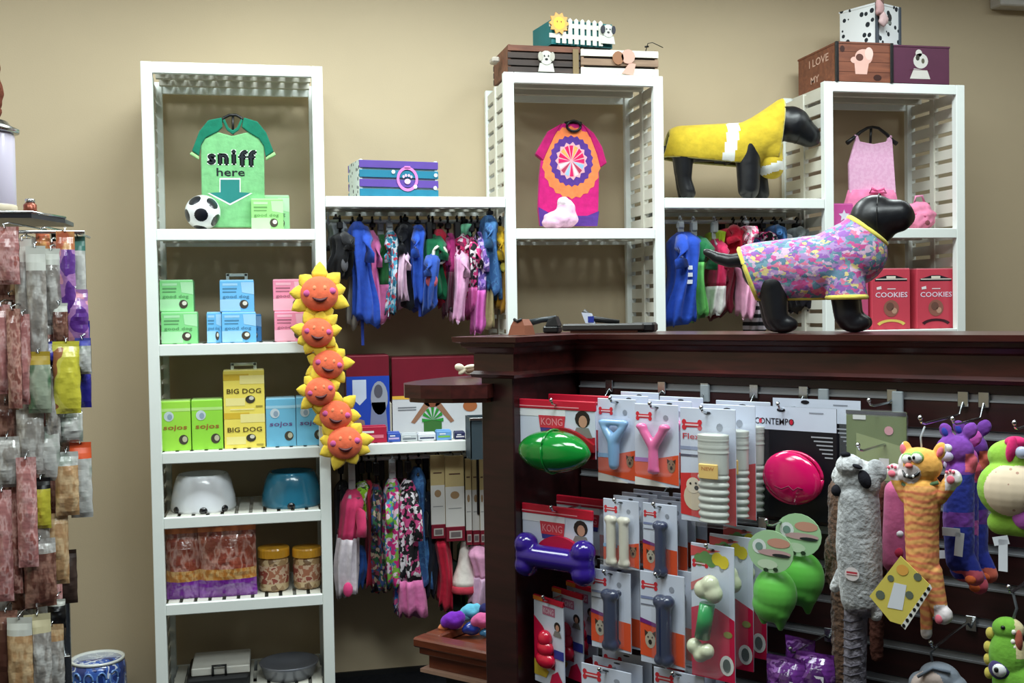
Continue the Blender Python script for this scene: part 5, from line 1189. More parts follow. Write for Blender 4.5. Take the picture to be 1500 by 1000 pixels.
# --- clear clamshell
def clamshell():
    s, zt, w, h = frame(1236, 1332, 602, 712, .10); t = thing('toy_pack', 'clear clamshell pack with an olive insert behind the raccoon', 'toy pack', cw(s, .10, zt), PHI)
    b = MB(); e = -.0007; b.box(-w*.46, w*.46, 0, .003, -h, 0, ink((112, 126, 84)), .001); b.poly([(-w*.3, -h*.3), (w*.4, -h*.45), (w*.4, -h*.9), (-w*.3, -h*.95)], e, ink((146, 158, 112))); b.rect(w*.05, w*.2, -h*.74, -h*.62, e*2, ink((226, 226, 226))); b.rect(-w*.35, -w*.15, -h*.12, -h*.06, e*2, ink((214, 216, 216))); b.oval(w*.2, -h*.25, w*.07, h*.06, e*2, ink((206, 150, 160)), 10); b.rect(-w*.46, w*.46, -h*.05, 0, e*1.5, ink((50, 46, 54)))
    b.build('insert', t); MB().box(-w/2, w/2, -.035, .006, -h*1.0, .004, BLIS, .012).build('shell', t)
    hook('peg hook carrying the clear clamshell', s, zt+.012, .13); 
clamshell()

# ================================================================== plush toys: parts given as photograph pixels in the plane they hang in
def plush(name, label, out, anchor, parts, vox, smooth, mats, fn=None, fuzz=0, group=None, yaw=0, cat='plush toy', fscale=130):
    s0, z0 = K(*anchor, out); d = (cw(s0, out, z0)-EYE).dot(FWD); S = d/FPX
    t = thing(name, label, cat, cw(s0, out, z0), PHI+yaw, group)
    def q(p): s, z = K(p[0], p[1], out); return Vector((s-s0, -p[2]*S, z-z0))
    pr = []
    for p in parts:
        if p[0] == 'c': pr.append(('c', q(p[1]), q(p[2]), p[3]*S, p[4]*S))
        else: pr.append(('e', q(p[1]), Vector((p[2][0]*S*1.15, p[2][1]*S, p[2][2]*S)))+((Matrix.Rotation(p[3], 3, 'Y'),) if len(p) > 3 else ()))
    me = blob(pr, vox*S, smooth, mats, fuzz*S, fscale)
    if fn:
        for pl in me.polygons:
            w_ = cw(s0, out, z0)+EX*pl.center.x+EN*pl.center.y+Vector((0, 0, pl.center.z)); v = w_-EYE; zz = v.dot(FWD)
            k = fn(750+FPX*v.dot(RIGHT)/zz, 500-FPX*v.dot(UP)/zz)
            if k is not None: pl.material_index = k
    place('body', me, t)
    def add(nm, px, py, dy, r, m, rot=0, bump=0):
        b = MB(); b.ell((0, 0, 0), (r[0]*S*1.15, r[1]*S, r[2]*S), m, 14, 8, Matrix.Rotation(rot, 3, 'Y'), bump); return b.build(nm, t, q((px, py, dy)))
    return t, q, S, add
fgrey = mat('grey_fur', (168, 170, 172), .95, .1, var=.3, vscale=45, bump=.35, bscale=150, sheen=.3)
flight = mat('light_fur', (206, 208, 210), .95, .1, var=.15, vscale=70, bump=.5, bscale=120, sheen=.3)
fdark = mat('dark_fur', (34, 34, 40), .95, .1, var=.2, bump=.4)
fbrown = mat('brown_fur', (112, 84, 66), .95, .1, var=.25, vscale=60, bump=.6, bscale=120, sheen=.3)
ringf = mat('tail_fur', (124, 120, 130), .95, .1, var=.5, vscale=40, bump=.8, bscale=70)
def raccoon():
    parts = [('e', (1257, 705, 2), (30, 22, 34)), ('e', (1250, 680, 14), (18, 16, 17)), ('e', (1229, 694, 0), (9, 8, 16), .4), ('e', (1284, 690, 0), (13, 8, 18), -.3),
             ('c', (1258, 730, 0), (1258, 800, 0), 29, 33), ('c', (1258, 800, 0), (1262, 875, 0), 33, 30), ('c', (1236, 840, 0), (1223, 860, 0), 12, 8), ('c', (1278, 880, 2), (1284, 900, 2), 13, 9), ('c', (1254, 885, 0), (1252, 1010, 0), 17, 16)]
    fn = lambda x, y: 1 if (y < 688 and x < 1272 and x > 1234) or (x > 1277 and y > 886 and y < 925) or (x < 1231 and y > 844 and y < 880) or (x < 1233 and y < 706) else (2 if y > 892 and x < 1276 else None)
    t, q, S, add = plush('plush_raccoon', 'long flat grey plush raccoon hanging by the magenta disc', .25, (1258, 668), parts, 1.7, 3, [fgrey, flight, ringf], fn, .7)
    add('eye_patch', 1275, 699, 22, (8, 6, 14), fdark, -.4); add('eye_patch', 1232, 716, 16, (7, 8, 9), fdark); add('nose', 1246, 663, 20, (7, 6, 4), fdark); add('eye_patch', 1266, 680, 26, (7, 4, 3), fdark, .3)
    b = MB(); c = q((1261, 834, 33.5)); P = ink((226, 216, 216)); r = 10*S
    b.oval(c.x, c.z, r*1.1, r, c.y, P, 16); b.rect(c.x-r*.8, c.x+r*.8, c.z-r*.15, c.z+r*.35, c.y-.0006, ink((190, 60, 74))); b.rect(c.x-r*.9, c.x+r*.9, c.z-r*.05, c.z+r*.05, c.y-.0012, ink((240, 230, 230))); b.build('round_sticker', t)
    for k in range(9):
        y = 905+k*13; b = MB(); b.tube([q((1240, y, 12)), q((1253, y+2, 17.5)), q((1268, y-1, 12))], 1.3*S, mat('dark_tail_line', (78, 74, 84), .95), 5); b.build('tail_band', t)
    hook('peg hook carrying the grey raccoon', K(1256, 668, .25)[0], K(1256, 662, .25)[1], .24)
raccoon()
plush('plush_animal', 'brown flat plush mostly hidden behind the grey raccoon', .12, (1242, 700), [('c', (1240, 720, 0), (1240, 800, 0), 26, 26), ('c', (1226, 800, 0), (1220, 850, 0), 18, 12), ('c', (1240, 800, 0), (1236, 1000, 0), 24, 16)], 2.4, 3, [fbrown], None, 2)
plush('plush_animal', 'rust brown flat plush tail right of the grey raccoon', .12, (1283, 720), [('c', (1286, 720, 0), (1285, 800, 0), 17, 16), ('c', (1285, 800, 0), (1284, 960, 0), 15, 9)], 2.4, 3, [mat('rust_fur', (92, 58, 50), .95, .1, var=.25, bump=.5, bscale=90)], None, 2)
ppink = cl((196, 96, 140))
t, q, S, add = plush('plush_animal', 'dusty pink plush hanging between the raccoon and the orange cat', .14, (1310, 700), [('c', (1314, 720, 0), (1312, 820, 0), 18, 20), ('e', (1316, 812, 4), (14, 10, 12))], 2.2, 4, [ppink], None)
add('paw_patch', 1318, 806, 14, (9, 5, 10), cl((190, 50, 80))); add('white_puff', 1321, 779, 12, (6, 6, 7), cl((232, 228, 232)))
# --- orange cat
def cat():
    ors = ramp_mat('orange_tabby', 'wave', 16, [(.2, (242, 178, 104)), (.6, (240, 160, 96)), (.9, (232, 132, 92))], .9, .25, dist=7, stretch=(1, 1, 1.3))
    wp, orl = cl((232, 222, 224)), cl((246, 180, 90))
    parts = [('e', (1350, 680, 6), (28, 19, 26)), ('e', (1335, 694, 12), (14, 10, 13)), ('e', (1329, 656, 4), (7, 5, 11), -.2), ('e', (1378, 660, 4), (8, 5, 14), .35),
             ('c', (1328, 728, 0), (1312, 696, 0), 10, 10), ('c', (1376, 728, 0), (1394, 704, 0), 11, 11), ('e', (1311, 690, 2), (10, 9, 12)), ('e', (1397, 700, 2), (11, 9, 13)),
             ('c', (1352, 718, 0), (1350, 770, 0), 27, 24), ('c', (1350, 770, 0), (1352, 838, 0), 24, 23), ('c', (1362, 838, 0), (1376, 892, 0), 18, 12), ('c', (1338, 838, 0), (1344, 870, 0), 14, 10), ('e', (1382, 900, 2), (12, 11, 14)), ('c', (1357, 880, 0), (1357, 928, 0), 9.5, 8)]
    def fn(x, y):
        if (x < 1323 and y < 703) or (x > 1384 and y < 718): return 1
        if (x > 1368 and y > 886) or (y > 922): return 1
        if ((x-1334)/15)**2+((y-694)/14)**2 < 1: return 1
        if y < 712: return 2
        return 0
    t, q, S, add = plush('plush_cat', 'orange striped plush cat with arms raised and a yellow tag', .26, (1350, 655), parts, 1.5, 3, [ors, wp, orl], fn, .5)
    w_, dk, pk = gloss((246, 246, 246), .3), gloss((20, 20, 24), .3), cl((236, 120, 140))
    for px, py in ((1337, 670), (1351, 668)):
        add('eye', px, py, 21 if px < 1345 else 23, (7.5, 5, 8), w_); add('eye_rim', px, py-1, 20 if px < 1345 else 22, (8.6, 4.5, 9), cl((150, 196, 110)))
    add('pupil', 1341, 668, 26, (2, 2, 3), dk); add('pupil', 1348, 667, 27.5, (2, 2, 3), dk)
    add('nose', 1340, 679, 25, (5, 4, 4), cl((230, 120, 110)))
    b = MB(); b.tube([q((1329, 686, 20)), q((1334, 694, 24)), q((1344, 696, 25)), q((1352, 692, 24)), q((1357, 684, 21))], [1*S, 2.6*S, 3.2*S, 2.8*S, 1*S], dk, 8); b.build('mouth', t)
    for px, py in ((1338, 693), (1347, 694)): add('tooth', px, py, 27, (1.6, 1.5, 2.6), w_)
    for px, py, r in ((1326, 657, -.2), (1380, 661, .35)): add('inner_ear', px, py, 9, (4, 3, 8), pk, r)
    add('paw_pad', 1310, 692, 11, (5, 2.5, 5), pk); add('paw_pad', 1396, 701, 11, (5, 2.5, 6), pk); add('paw_pad', 1379, 904, 12, (5, 3, 7), pk)
    for sx, sy in ((-6, -9), (-1, -11), (4, -9)): add('toe_pad', 1311+sx, 692+sy, 10, (2, 2, 2.5), pk); add('toe_pad', 1396+sx, 701+sy-2, 10, (2, 2, 2.5), pk)
    b = MB(); b.tube([q((1326, 707, 10)), q((1340, 711, 18)), q((1358, 710, 19)), q((1378, 705, 10))], 3*S, cl((90, 120, 80)), 8); b.build('collar', t)
    add('medal', 1350, 715, 24, (6, 2, 6), mat('pewter', (110, 112, 116), .35, metal=.7))
    # yellow tag card with spiral edge
    b = MB(); y = q((0, 0, 34)).y; ink_y = ink((222, 204, 96))
    P = [q((px, py, 0)) for px, py in ((1331, 808), (1374, 850), (1336, 908), (1316, 902), (1286, 866))]; b.prism([(p.x, p.z) for p in P], y, y+.002, ink_y)
    pp = lambda px, py: (q((px, py, 0)).x, q((px, py, 0)).z)
    b.poly([pp(1322, 846), pp(1340, 850), pp(1334, 886), pp(1312, 882)], y-.0006, ink((228, 232, 240)))
    for px, py, r in ((1302, 864, 7), (1317, 840, 5), (1344, 864, 6), (1356, 838, 6)): c = pp(px, py); b.oval(c[0], c[1], r*S, r*S, y-.0008, ink((100, 110, 96)), 10)
    c = pp(1334, 828); b.oval(c[0], c[1], 9*S, 8*S, y-.0008, ink((232, 170, 80)), 12)
    b.poly([pp(1374, 848), pp(1377, 854), pp(1338, 914), pp(1332, 908)], y-.0007, ink((236, 236, 230)))
    for k in range(8):
        u = k/7; c = pp(1372-u*36, 855+u*53); b.oval(c[0], c[1], 2.6*S, 3*S, y-.0014, ink((20, 20, 22)), 8)
    b.build('printed_tag', t)
    h = MB(); h.tube([q((1352, 655, 6)), q((1350, 640, 4)), q((1356, 624, 4))], 1.4*S, mat('clear_loop', (214, 220, 226), .25, alpha=.6), 6); h.build('hang_loop', t)
    hook('peg hook carrying the orange cat', K(1350, 640, .26)[0], K(1350, 622, .26)[1], .26)
cat()
pur, bl, blk = cl((128, 66, 170)), cl((44, 56, 156)), cl((34, 26, 60))
def purple_cat(label, ox, oy, out, a, b_, c):
    P = lambda x, y, d: (x+ox, y+oy, d)
    parts = [('e', P(1398, 668, 4), (24, 15, 22)), ('e', P(1384, 640, 2), (8, 5, 12), -.4), ('e', P(1420, 640, 2), (9, 5, 13), .5), ('c', P(1412, 710, 0), P(1420, 684, 0), 11, 10), ('c', P(1404, 700, 0), P(1402, 770, 0), 20, 22), ('c', P(1402, 770, 0), P(1404, 830, 0), 22, 20), ('c', P(1414, 830, 0), P(1426, 855, 0), 14, 13)]
    fn = lambda x, y: 2 if (x > 1408+ox and 674+oy < y < 702+oy and x > 1412+ox) or (y > 846+oy) else (1 if 705+oy < y < 760+oy or y > 782+oy else 0)
    t, q, S, add = plush('plush_cat', label, out, (1400+ox, 650+oy), parts, 1.9, 3, [a, b_, c], fn, .6, 'purple and blue plush cats behind the orange cat')
    add('eye', 1392+ox, 664+oy, 18, (6, 4, 6), gloss((230, 230, 236), .3)); add('ear_lining', 1384+ox, 642+oy, 6, (4, 3, 7), b_, -.4); add('muzzle', 1390+ox, 676+oy, 18, (9, 6, 8), cl((190, 180, 214))); add('paw_pad', 1424+ox, 856+oy, 14, (7, 3, 6), cl((230, 110, 60)))
    return t, q, S, add
pa = cl((222, 100, 120))
t, q, S, add = purple_cat('purple and blue plush cat just behind the orange cat', 2, -10, .18, pur, bl, pa)
def tagstrip(t, q, pts, m=ink((226, 230, 238))):
    b = MB()
    for a, c in zip(pts, pts[1:]):
        A_, B_2 = q((*a, 24)), q((*c, 24)); d = (B_2-A_).normalized(); n_ = Vector((-d.z, 0, d.x))*.008
        b.prism([(A_.x+n_.x, A_.z+n_.z), (B_2.x+n_.x, B_2.z+n_.z), (B_2.x-n_.x, B_2.z-n_.z), (A_.x-n_.x, A_.z-n_.z)], A_.y, A_.y+.001, m)
    b.build('white_tag', t)
tagstrip(t, q, [(1388, 774), (1414, 776), (1411, 810)])
t, q, S, add = purple_cat('purple and blue plush cat farthest behind the orange cat', 22, -14, .09, cl((110, 56, 150)), bl, cl((226, 112, 90)))
t, q, S, add = purple_cat('pink and blue plush cat seen in the gap right under the orange cat\'s arm', 8, 2, .13, cl((190, 80, 170)), cl((50, 46, 150)), cl((220, 90, 110)))
tagstrip(t, q, [(1374, 808), (1400, 807)])
hook('peg hook carrying the purple and blue cats', K(1402, 640, .18)[0], K(1402, 622, .18)[1], .2)
# --- turtle-like plush at the right edge
def turtle():
    gr, belly, mg = cl((150, 200, 70)), ramp_mat('speckled_belly', 'dots', 60, [(0, (190, 150, 130)), (.16, (232, 212, 184))], .9), cl((214, 40, 110))
    parts = [('e', (1488, 668, 4), (34, 22, 26)), ('e', (1484, 715, 10), (42, 32, 44)), ('c', (1466, 764, 4), (1520, 768, 4), 18, 20)]
    t, q, S, add = plush('plush_bird', 'green plush with a round cream belly and magenta crest at the right edge', .24, (1490, 640), parts, 2.2, 4, [gr, belly], lambda x, y: 1 if ((x-1484)/43)**2+((y-717)/39)**2 < 1 and y > 682 else 0)
    add('crest', 1488, 656, 22, (7, 8, 20), mg, .15); add('crest', 1492, 646, 14, (14, 10, 9), mg); add('eye', 1503, 660, 24, (8, 5, 9), gloss((190, 200, 226), .3)); add('wing', 1508, 752, 24, (16, 6, 20), cl((176, 90, 180)))
    tagstrip(t, q, [(1476, 786), (1476, 832)]); tagstrip(t, q, [(1462, 789), (1484, 786)])
    hook('peg hook carrying the green plush with the cream belly', K(1492, 634, .24)[0], K(1492, 628, .24)[1], .26)
turtle()
def gator():
    gr, yl, cr = cl((116, 178, 60)), cl((206, 190, 90)), cl((222, 208, 160))
    parts = [('e', (1478, 960, 4), (24, 18, 40)), ('e', (1478, 920, 4), (20, 14, 18)), ('e', (1488, 1000, 4), (28, 18, 34))]
    t, q, S, add = plush('plush_crocodile', 'green plush crocodile head in the bottom right corner', .24, (1480, 908), parts, 1.9, 3, [gr, cr], lambda x, y: 1 if x > 1486+(y-910)*.04 and y < 965 else 0)
    add('eye_ring', 1469, 976, 16, (14, 8, 15), cl((70, 60, 110))); add('eye', 1470, 976, 21, (9, 6, 10), gloss((236, 238, 240), .3)); add('pupil', 1467, 974, 26.5, (3, 2.5, 4), M_black)
    for k, (px, py) in enumerate(((1452, 926), (1449, 946), (1449, 964), (1450, 984))): add('back_spike', px, py, 4, (6, 5, 9), yl)
    for px, py in ((1489, 922), (1490, 944), (1488, 936)): add('tooth', px, py, 15, (3, 3, 4), gloss((240, 238, 226), .3))
    add('nostril', 1474, 915, 17, (3, 2.5, 3), M_black); add('tongue', 1496, 935, 13, (5, 4, 16), cl((170, 90, 70)))
    hook('peg hook carrying the green crocodile', K(1484, 868, .24)[0], K(1484, 866, .24)[1], .26)
    b = MB(); b.tube([q((1484, 868, 0)), q((1490, 890, 2)), q((1484, 910, 4))], 2.2*S, mat('smoky_loop', (110, 116, 122), .3, alpha=.7), 6); b.build('hang_loop', t)
gator()
def elephant():
    g_, pkx = cl((132, 140, 152)), cl((206, 188, 180))
    t, q, S, add = plush('plush_elephant', 'grey plush top with a pale face at the bottom edge, left of the crocodile', .24, (1372, 960), [('e', (1378, 990, 4), (26, 20, 22)), ('c', (1350, 1000, 2), (1400, 1006, 2), 18, 18)], 2, 4, [g_, pkx], lambda x, y: 1 if ((x-1358)/24)**2+((y-1004)/22)**2 < 1 else 0)
    b = MB(); b.tube([q((1352, 985, 22)), q((1374, 972, 22)), q((1398, 980, 18))], 2.6*S, cl((110, 120, 134)), 6); b.build('seam', t)
    b = MB(); b.tube([q((1368, 972, 4)), q((1364, 955, 2)), q((1374, 946, 2))], 2*S, mat('smoky_loop', (110, 116, 122), .3, alpha=.7), 6); b.build('hang_loop', t)
    hook('peg hook carrying the grey plush at the bottom edge', K(1368, 950, .24)[0], K(1368, 948, .24)[1], .25)
elephant()
# --- lime rubber toys with round cards
def lime(label, ox, oy, out):
    P = lambda x, y, d: (x+ox, y+oy, d)
    gm = mat('lime_rubber', (100, 190, 74), .45, .4, var=.06, sheen=.2)
    t, q, S, add = plush('squeaky_toy', label, out, (1140+ox, 770+oy), [('e', P(1137, 868, 4), (29, 26, 38)), ('e', P(1134, 884, 6), (27, 22, 26)), ('c', P(1118, 890, 4), P(1120, 908, 2), 12, 6), ('c', P(1146, 895, 8), P(1146, 918, 6), 15, 5)], 2, 9, [gm], None, 0, 'lime green rubber toys with round cards', cat='toy')
    b = MB(); c = q(P(1140, 803, 26)); y = c.y; R = 34*S
    for k in range(1): b.T = None
    P_ = [(c.x+R*1.05*math.cos(2*math.pi*i/22), c.z+R*.92*math.sin(2*math.pi*i/22)) for i in range(22)]; b.prism(P_, y, y+.002, ink((168, 206, 160)))
    def ov(px, py, rx, ry, col, k): d_ = q(P(px+6, py+3, 26)); b.oval(d_.x, d_.z, rx*S, ry*S, y-.0006*k, ink(col), 14)
    ov(1118, 792, 11, 11, (226, 232, 230), 1); ov(1118, 792, 6, 6, (120, 150, 140), 2); ov(1146, 788, 18, 7, (206, 150, 130), 1); ov(1140, 802, 26, 5, (196, 160, 160), 2); ov(1150, 806, 14, 2.5, (40, 44, 46), 3); ov(1130, 818, 16, 7, (200, 220, 190), 1); ov(1128, 826, 4, 3, (40, 60, 40), 3); ov(1142, 826, 4, 3, (40, 60, 40), 3)
    b.build('round_card', t); return t
lime('front lime green rubber toy with a round card', 0, 0, .235)
lime('lime green rubber toy with a round card, behind the front one', 40, -24, .15)
hook('peg hook carrying the lime green toys', K(1140, 775, .2)[0], K(1138, 768, .22)[1], .25)
# --- purple treat bags at the bottom
pb = ramp_mat('purple_bag_film', 'noise', 18, [(0, (70, 26, 92)), (.45, (104, 44, 132)), (.58, (150, 96, 176)), (.62, (84, 30, 108))], .18, .7, coat=1)
def cbag(label, px0, px1, pyt, pyb, out, m, group, yaw=0, white=True, name='treat_bag', thick=.03, topm=None):
    s, zt, w, h = frame(px0, px1, pyt, pyb, out); t = thing(name, label, 'treat bag', cw(s, out, zt), PHI+yaw, group); bag_mesh(t, w, h, m, thick, topm)
    if white: b = MB(); b.rect(-w*.05, w*.3, -h*.42, -h*.3, -thick*.8, ink((226, 222, 232))); b.rect(-w*.04, w*.26, -h*.4, -h*.37, -thick*.8-.0007, ink((70, 60, 80))); b.build('price_sticker', t)
    return t
def bag_mesh(t, w, h, m, thick, topm=None, nx=10, nz=14):
    mb = MB(); sd = random.random()*50
    for sgn in (-1, 1):
        g = []
        for k in range(nz+1):
            v = k/nz; bul = math.sin(math.pi*min(1, max(0, (v-.08)/.92)))**.6*thick if v > .08 else 0
            g.append([(-w/2+w*i/nx+.03*w*noise.noise(Vector((k*.5, sgn*0+i*.1, sd))), sgn*(.0012+bul*math.sin(math.pi*i/nx)**.6*(1+.35*noise.noise(Vector((i*.6, k*.5, sd+sgn))))), -h*v) for i in range(nx+1)])
        for k in range(nz):
            n = nx+1; vs = g[k]+g[k+1]; mm = topm if topm and (k+.5)/nz < .22 else m
            mb.add(vs, [((i, i+n, i+1+n, i+1) if sgn < 0 else (i, i+1, i+1+n, i+n)) for i in range(nx)], mm, True)
    mb.build('pouch', t)
GP = 'shiny purple treat bags at the bottom of the slatwall'
cbag('shiny purple treat bag at the front, bottom of the slatwall', 1124, 1180, 962, 1060, .22, pb, GP)
cbag('shiny purple treat bag at the right, beside the raccoon tail', 1168, 1222, 956, 1050, .2, pb, GP, .1)
cbag('dim purple treat bag behind the other two', 1150, 1196, 934, 1030, .12, pb, GP, -.1, False)
hook('peg hook carrying the purple treat bags', K(1160, 958, .2)[0], K(1160, 958, .2)[1], .2)
# clips that show along the top strip
for k, (px, lb) in enumerate(((1029, 'between the pink Y chew and the large white bone'), (1203, 'above the CONTEMPO card'), (1312, 'above the orange cat'))):
    s, z = K(px, 573+(px-1029)*.06, .02); t = thing('acrylic_clip', 'clear clip on the top strip '+lb, 'clip', cw(s, 0, 1.399), PHI, 'clear clips on the top slatwall strip')
    L = .034 if k < 2 else .085
    MB().box(-.012, .012, -.012, -.003, -L, .008, mat('clear_acrylic', (190, 200, 206), .15, alpha=.55, coat=.5), .002).build('plate', t)

# ================================================================== things standing on the counter end and ledge
def on_counter():
    # copper coloured dome
    p = cw(*(lambda a: (a[0], -.10))(K(766, 485, -.1)), 1.532) if False else None
    def at(px, back): 
        P = EYE+ray(px, 486)*1; r = ray(px, 486); tt = ((OC+EN*back)-EYE).dot(EN)/r.dot(EN); q_ = EYE+r*tt; return Vector((q_.x, q_.y, 1.5315)), tt/FPX
    P, S = at(766, .0)
    # keep the dome on the end post's top
    P, S = at(764, -.15)
    t = thing('tape_dispenser', 'copper brown rounded block at the left end of the counter top', 'dispenser', P, PHI); cm = mat('copper_brown', (150, 92, 70), .45, metal=.2)
    MB().rings([[(-16*S, -12*S, 0), (16*S, -12*S, 0), (16*S, 12*S, 0), (-16*S, 12*S, 0)], [(-12*S, -10*S, 14*S), (13*S, -10*S, 14*S), (13*S, 10*S, 14*S), (-12*S, 10*S, 14*S)], [(-7*S, -8*S, 23*S), (8*S, -8*S, 23*S), (8*S, 8*S, 23*S), (-7*S, 8*S, 23*S)]], cm, True, False).build('body', t)
    b = MB(); b.tube([(-7*S, -8*S, 23*S), (0, -9*S, 20*S), (7*S, -8*S, 23*S)], 2.4*S, M_black, 8); b.build('notch', t)
    P, S = at(800, .05)
    t = thing('handset', 'black desk handset on the counter beside the copper brown block', 'handset', P, PHI+.3)
    b = MB(); b.box(-2*S, 22*S, -10*S, 10*S, 0, 10*S, M_black, .004); b.rings([[(2*S, -9*S, 10*S), (22*S, -9*S, 10*S), (22*S, 9*S, 10*S), (2*S, 9*S, 10*S)], [(6*S, -7*S, 20*S), (17*S, -7*S, 24*S), (17*S, 7*S, 24*S), (6*S, 7*S, 20*S)]], M_black, True, False); b.build('cradle', t)
    b = MB(); b.tube([(-26*S, 0, 15*S), (-6*S, 0, 19*S), (16*S, 0, 21*S)], [5*S, 4*S, 4.5*S], mat('dark_teal_plastic', (34, 44, 50), .35), 8); b.build('handle', t)
    P, S = at(888, .10)
    t = thing('label_printer_tray', 'long black tray on the counter top with a pen stand in it', 'tray', P, PHI+.35)
    b = MB(); b.box(-62*S, 60*S, -20*S, 22*S, 3*S, 13*S, mat('smoky_grey_plastic', (50, 48, 46), .4), .004); b.box(40*S, 74*S, -14*S, 16*S, 0, 14*S, M_black, .006); b.box(-50*S, 50*S, -16*S, 16*S, 0, 3*S, M_woodl); b.build('body', t)
    b = MB(); b.tube([(-32*S, -8*S, 32*S), (-20*S, -6*S, 20*S), (20*S, 0, 15*S)], [4*S, 5*S, 3*S], M_black, 8); b.build('strap', t)
    b = MB(); b.rings([[(-34*S, -12*S, 30*S), (-20*S, -12*S, 28*S), (-20*S, -4*S, 28*S), (-34*S, -4*S, 30*S)][::1], [(-28*S, -12*S, 14*S), (-14*S, -12*S, 13*S), (-14*S, -4*S, 13*S), (-28*S, -4*S, 14*S)]][::-1], ink((206, 214, 232)), True, False); b.rect(-24*S, -15*S, 15*S, 24*S, -12.6*S, ink((40, 56, 150))); b.build('blue_label', t)
    # cream chew curl on the ledge
    v = EYE+ray(683, 551)*2.86; v = Vector((.50, -1.60, 1.413)); S = 2.9/FPX
    px_ = lambda p: p
    r = ray(684, 551); tt = (1.4135-EYE.z)/r.z if r.z < 0 else 2.9
    base = EYE+r*tt if 2.4 < tt < 3.4 else v
    t = thing('chew_curl', 'cream rawhide curl with a bow shaped end on the brown ledge', 'chew', (base.x, base.y, 1.4125), 0); S = 2.9/FPX
    cr = mat('cream_rawhide', (226, 216, 190), .55, var=.08); dk = mat('dark_rawhide', (120, 92, 70), .6)
    me = blob([('e', (-12*S, 0, 15*S), (8*S, 6*S, 6*S), Matrix.Rotation(.3, 3, 'Y')), ('e', (-8*S, 0, 8*S), (7*S, 5*S, 4*S), Matrix.Rotation(-.6, 3, 'Y')), ('e', (6*S, 0, 16*S), (10*S, 5*S, 3.4*S), Matrix.Rotation(-.1, 3, 'Y'))], 1.1*S, 2, [cr]); place('bow_end', me, t, (0, -.004, 0))
    b = MB(); R = []
    for i in range(9):
        u = i/8; R.append([((-4+24*u)*S, (8*math.cos(2*math.pi*j/14))*S*math.sin(math.pi*(.15+.7*u)), (8+7*math.sin(2*math.pi*j/14)*math.sin(math.pi*(.15+.7*u)))*S) for j in range(14)])
    b.rings(R, cr); b.build('curl', t); b = MB(); b.ell((7*S, -4*S, 10*S), (10*S, 5*S, 4.5*S), dk, 14, 8, Matrix.Rotation(-.15, 3, 'Y')); b.build('dark_inner', t)
on_counter()
# ---- plush toys in the bin
def bin_toys():
    Mx = BIN.matrix_basis
    cols = [('purple', (116, 36, 176), 664, 908, 17), ('glossy dark blue', (24, 50, 140), 691, 920, 13), ('teal', (96, 180, 206), 690, 895, 15), ('pink', (206, 96, 150), 706, 908, 15), ('sky blue', (70, 150, 206), 712, 926, 9), ('navy', (30, 30, 84), 712, 892, 12), ('orange', (214, 130, 84), 650, 918, 8), ('light aqua', (120, 196, 210), 682, 900, 12)]
    for k, (nm, c, px, py, r) in enumerate(cols):
        d = 3.86+(.1 if py < 905 else .03); P = EYE+ray(px, py)*d; S = d/FPX
        me = blob([('e', (0, 0, 0), (r*S, r*S*.8, r*S*.75)), ('e', (r*S*.5, -r*S*.2, r*S*.2), (r*S*.6, r*S*.5, r*S*.6)), ('e', (-r*S*.55, -r*S*.1, -r*S*.1), (r*S*.6, r*S*.5, r*S*.5))], r*S*.11, 3, [gloss(c, .3) if 'blue' in nm else cl(c)], .004, 40)
        tag(place('plush_ball', me, None, P), nm+' soft toy in the pile in the brown wooden bin', 'soft toy', 'soft toys in the wooden bin')
bin_toys()
# ---- blue and white canister on the floor
def canister():
    x0, x1 = W(100, 975, .2).x, W(186, 975, .2).x; R = (x1-x0)/2; h = W(142, 962, .2).z
    t = thing('ceramic_canister', 'white ceramic canister with blue pattern on the floor beside the left tower', 'canister', ((x0+x1)/2, .2, 0))
    cm = ramp_mat('blue_white_glaze', 'noise', 16, [(0, (28, 52, 120)), (.44, (60, 96, 176)), (.52, (206, 214, 226)), (.56, (40, 64, 140))], .2, coat=1)
    MB().lathe([(R*.86, 0), (R*.95, .02), (R, h*.4), (R*.98, h*.85), (R*.9, h*.965)], cm, 32).build('body', t)
    MB().lathe([(R*.93, h*.955), (R*.93, h), (R*.84, h*.995), (R*.8, h*.9), (R*.2, h*.88)], gloss((222, 226, 222), .2), 32).build('rim', t)
    for k in range(4):
        b = MB(); n = 20; b.tube([(R*1.0*math.cos(a0), R*1.0*math.sin(a0), z) for a0, z in [(-2.2+k*.45+.16*math.cos(2*math.pi*i/n), h*.74+.03*math.sin(2*math.pi*i/n)) for i in range(n+1)]], .004, gloss((110, 150, 210), .2), 5); b.build('swirl', t)
canister()

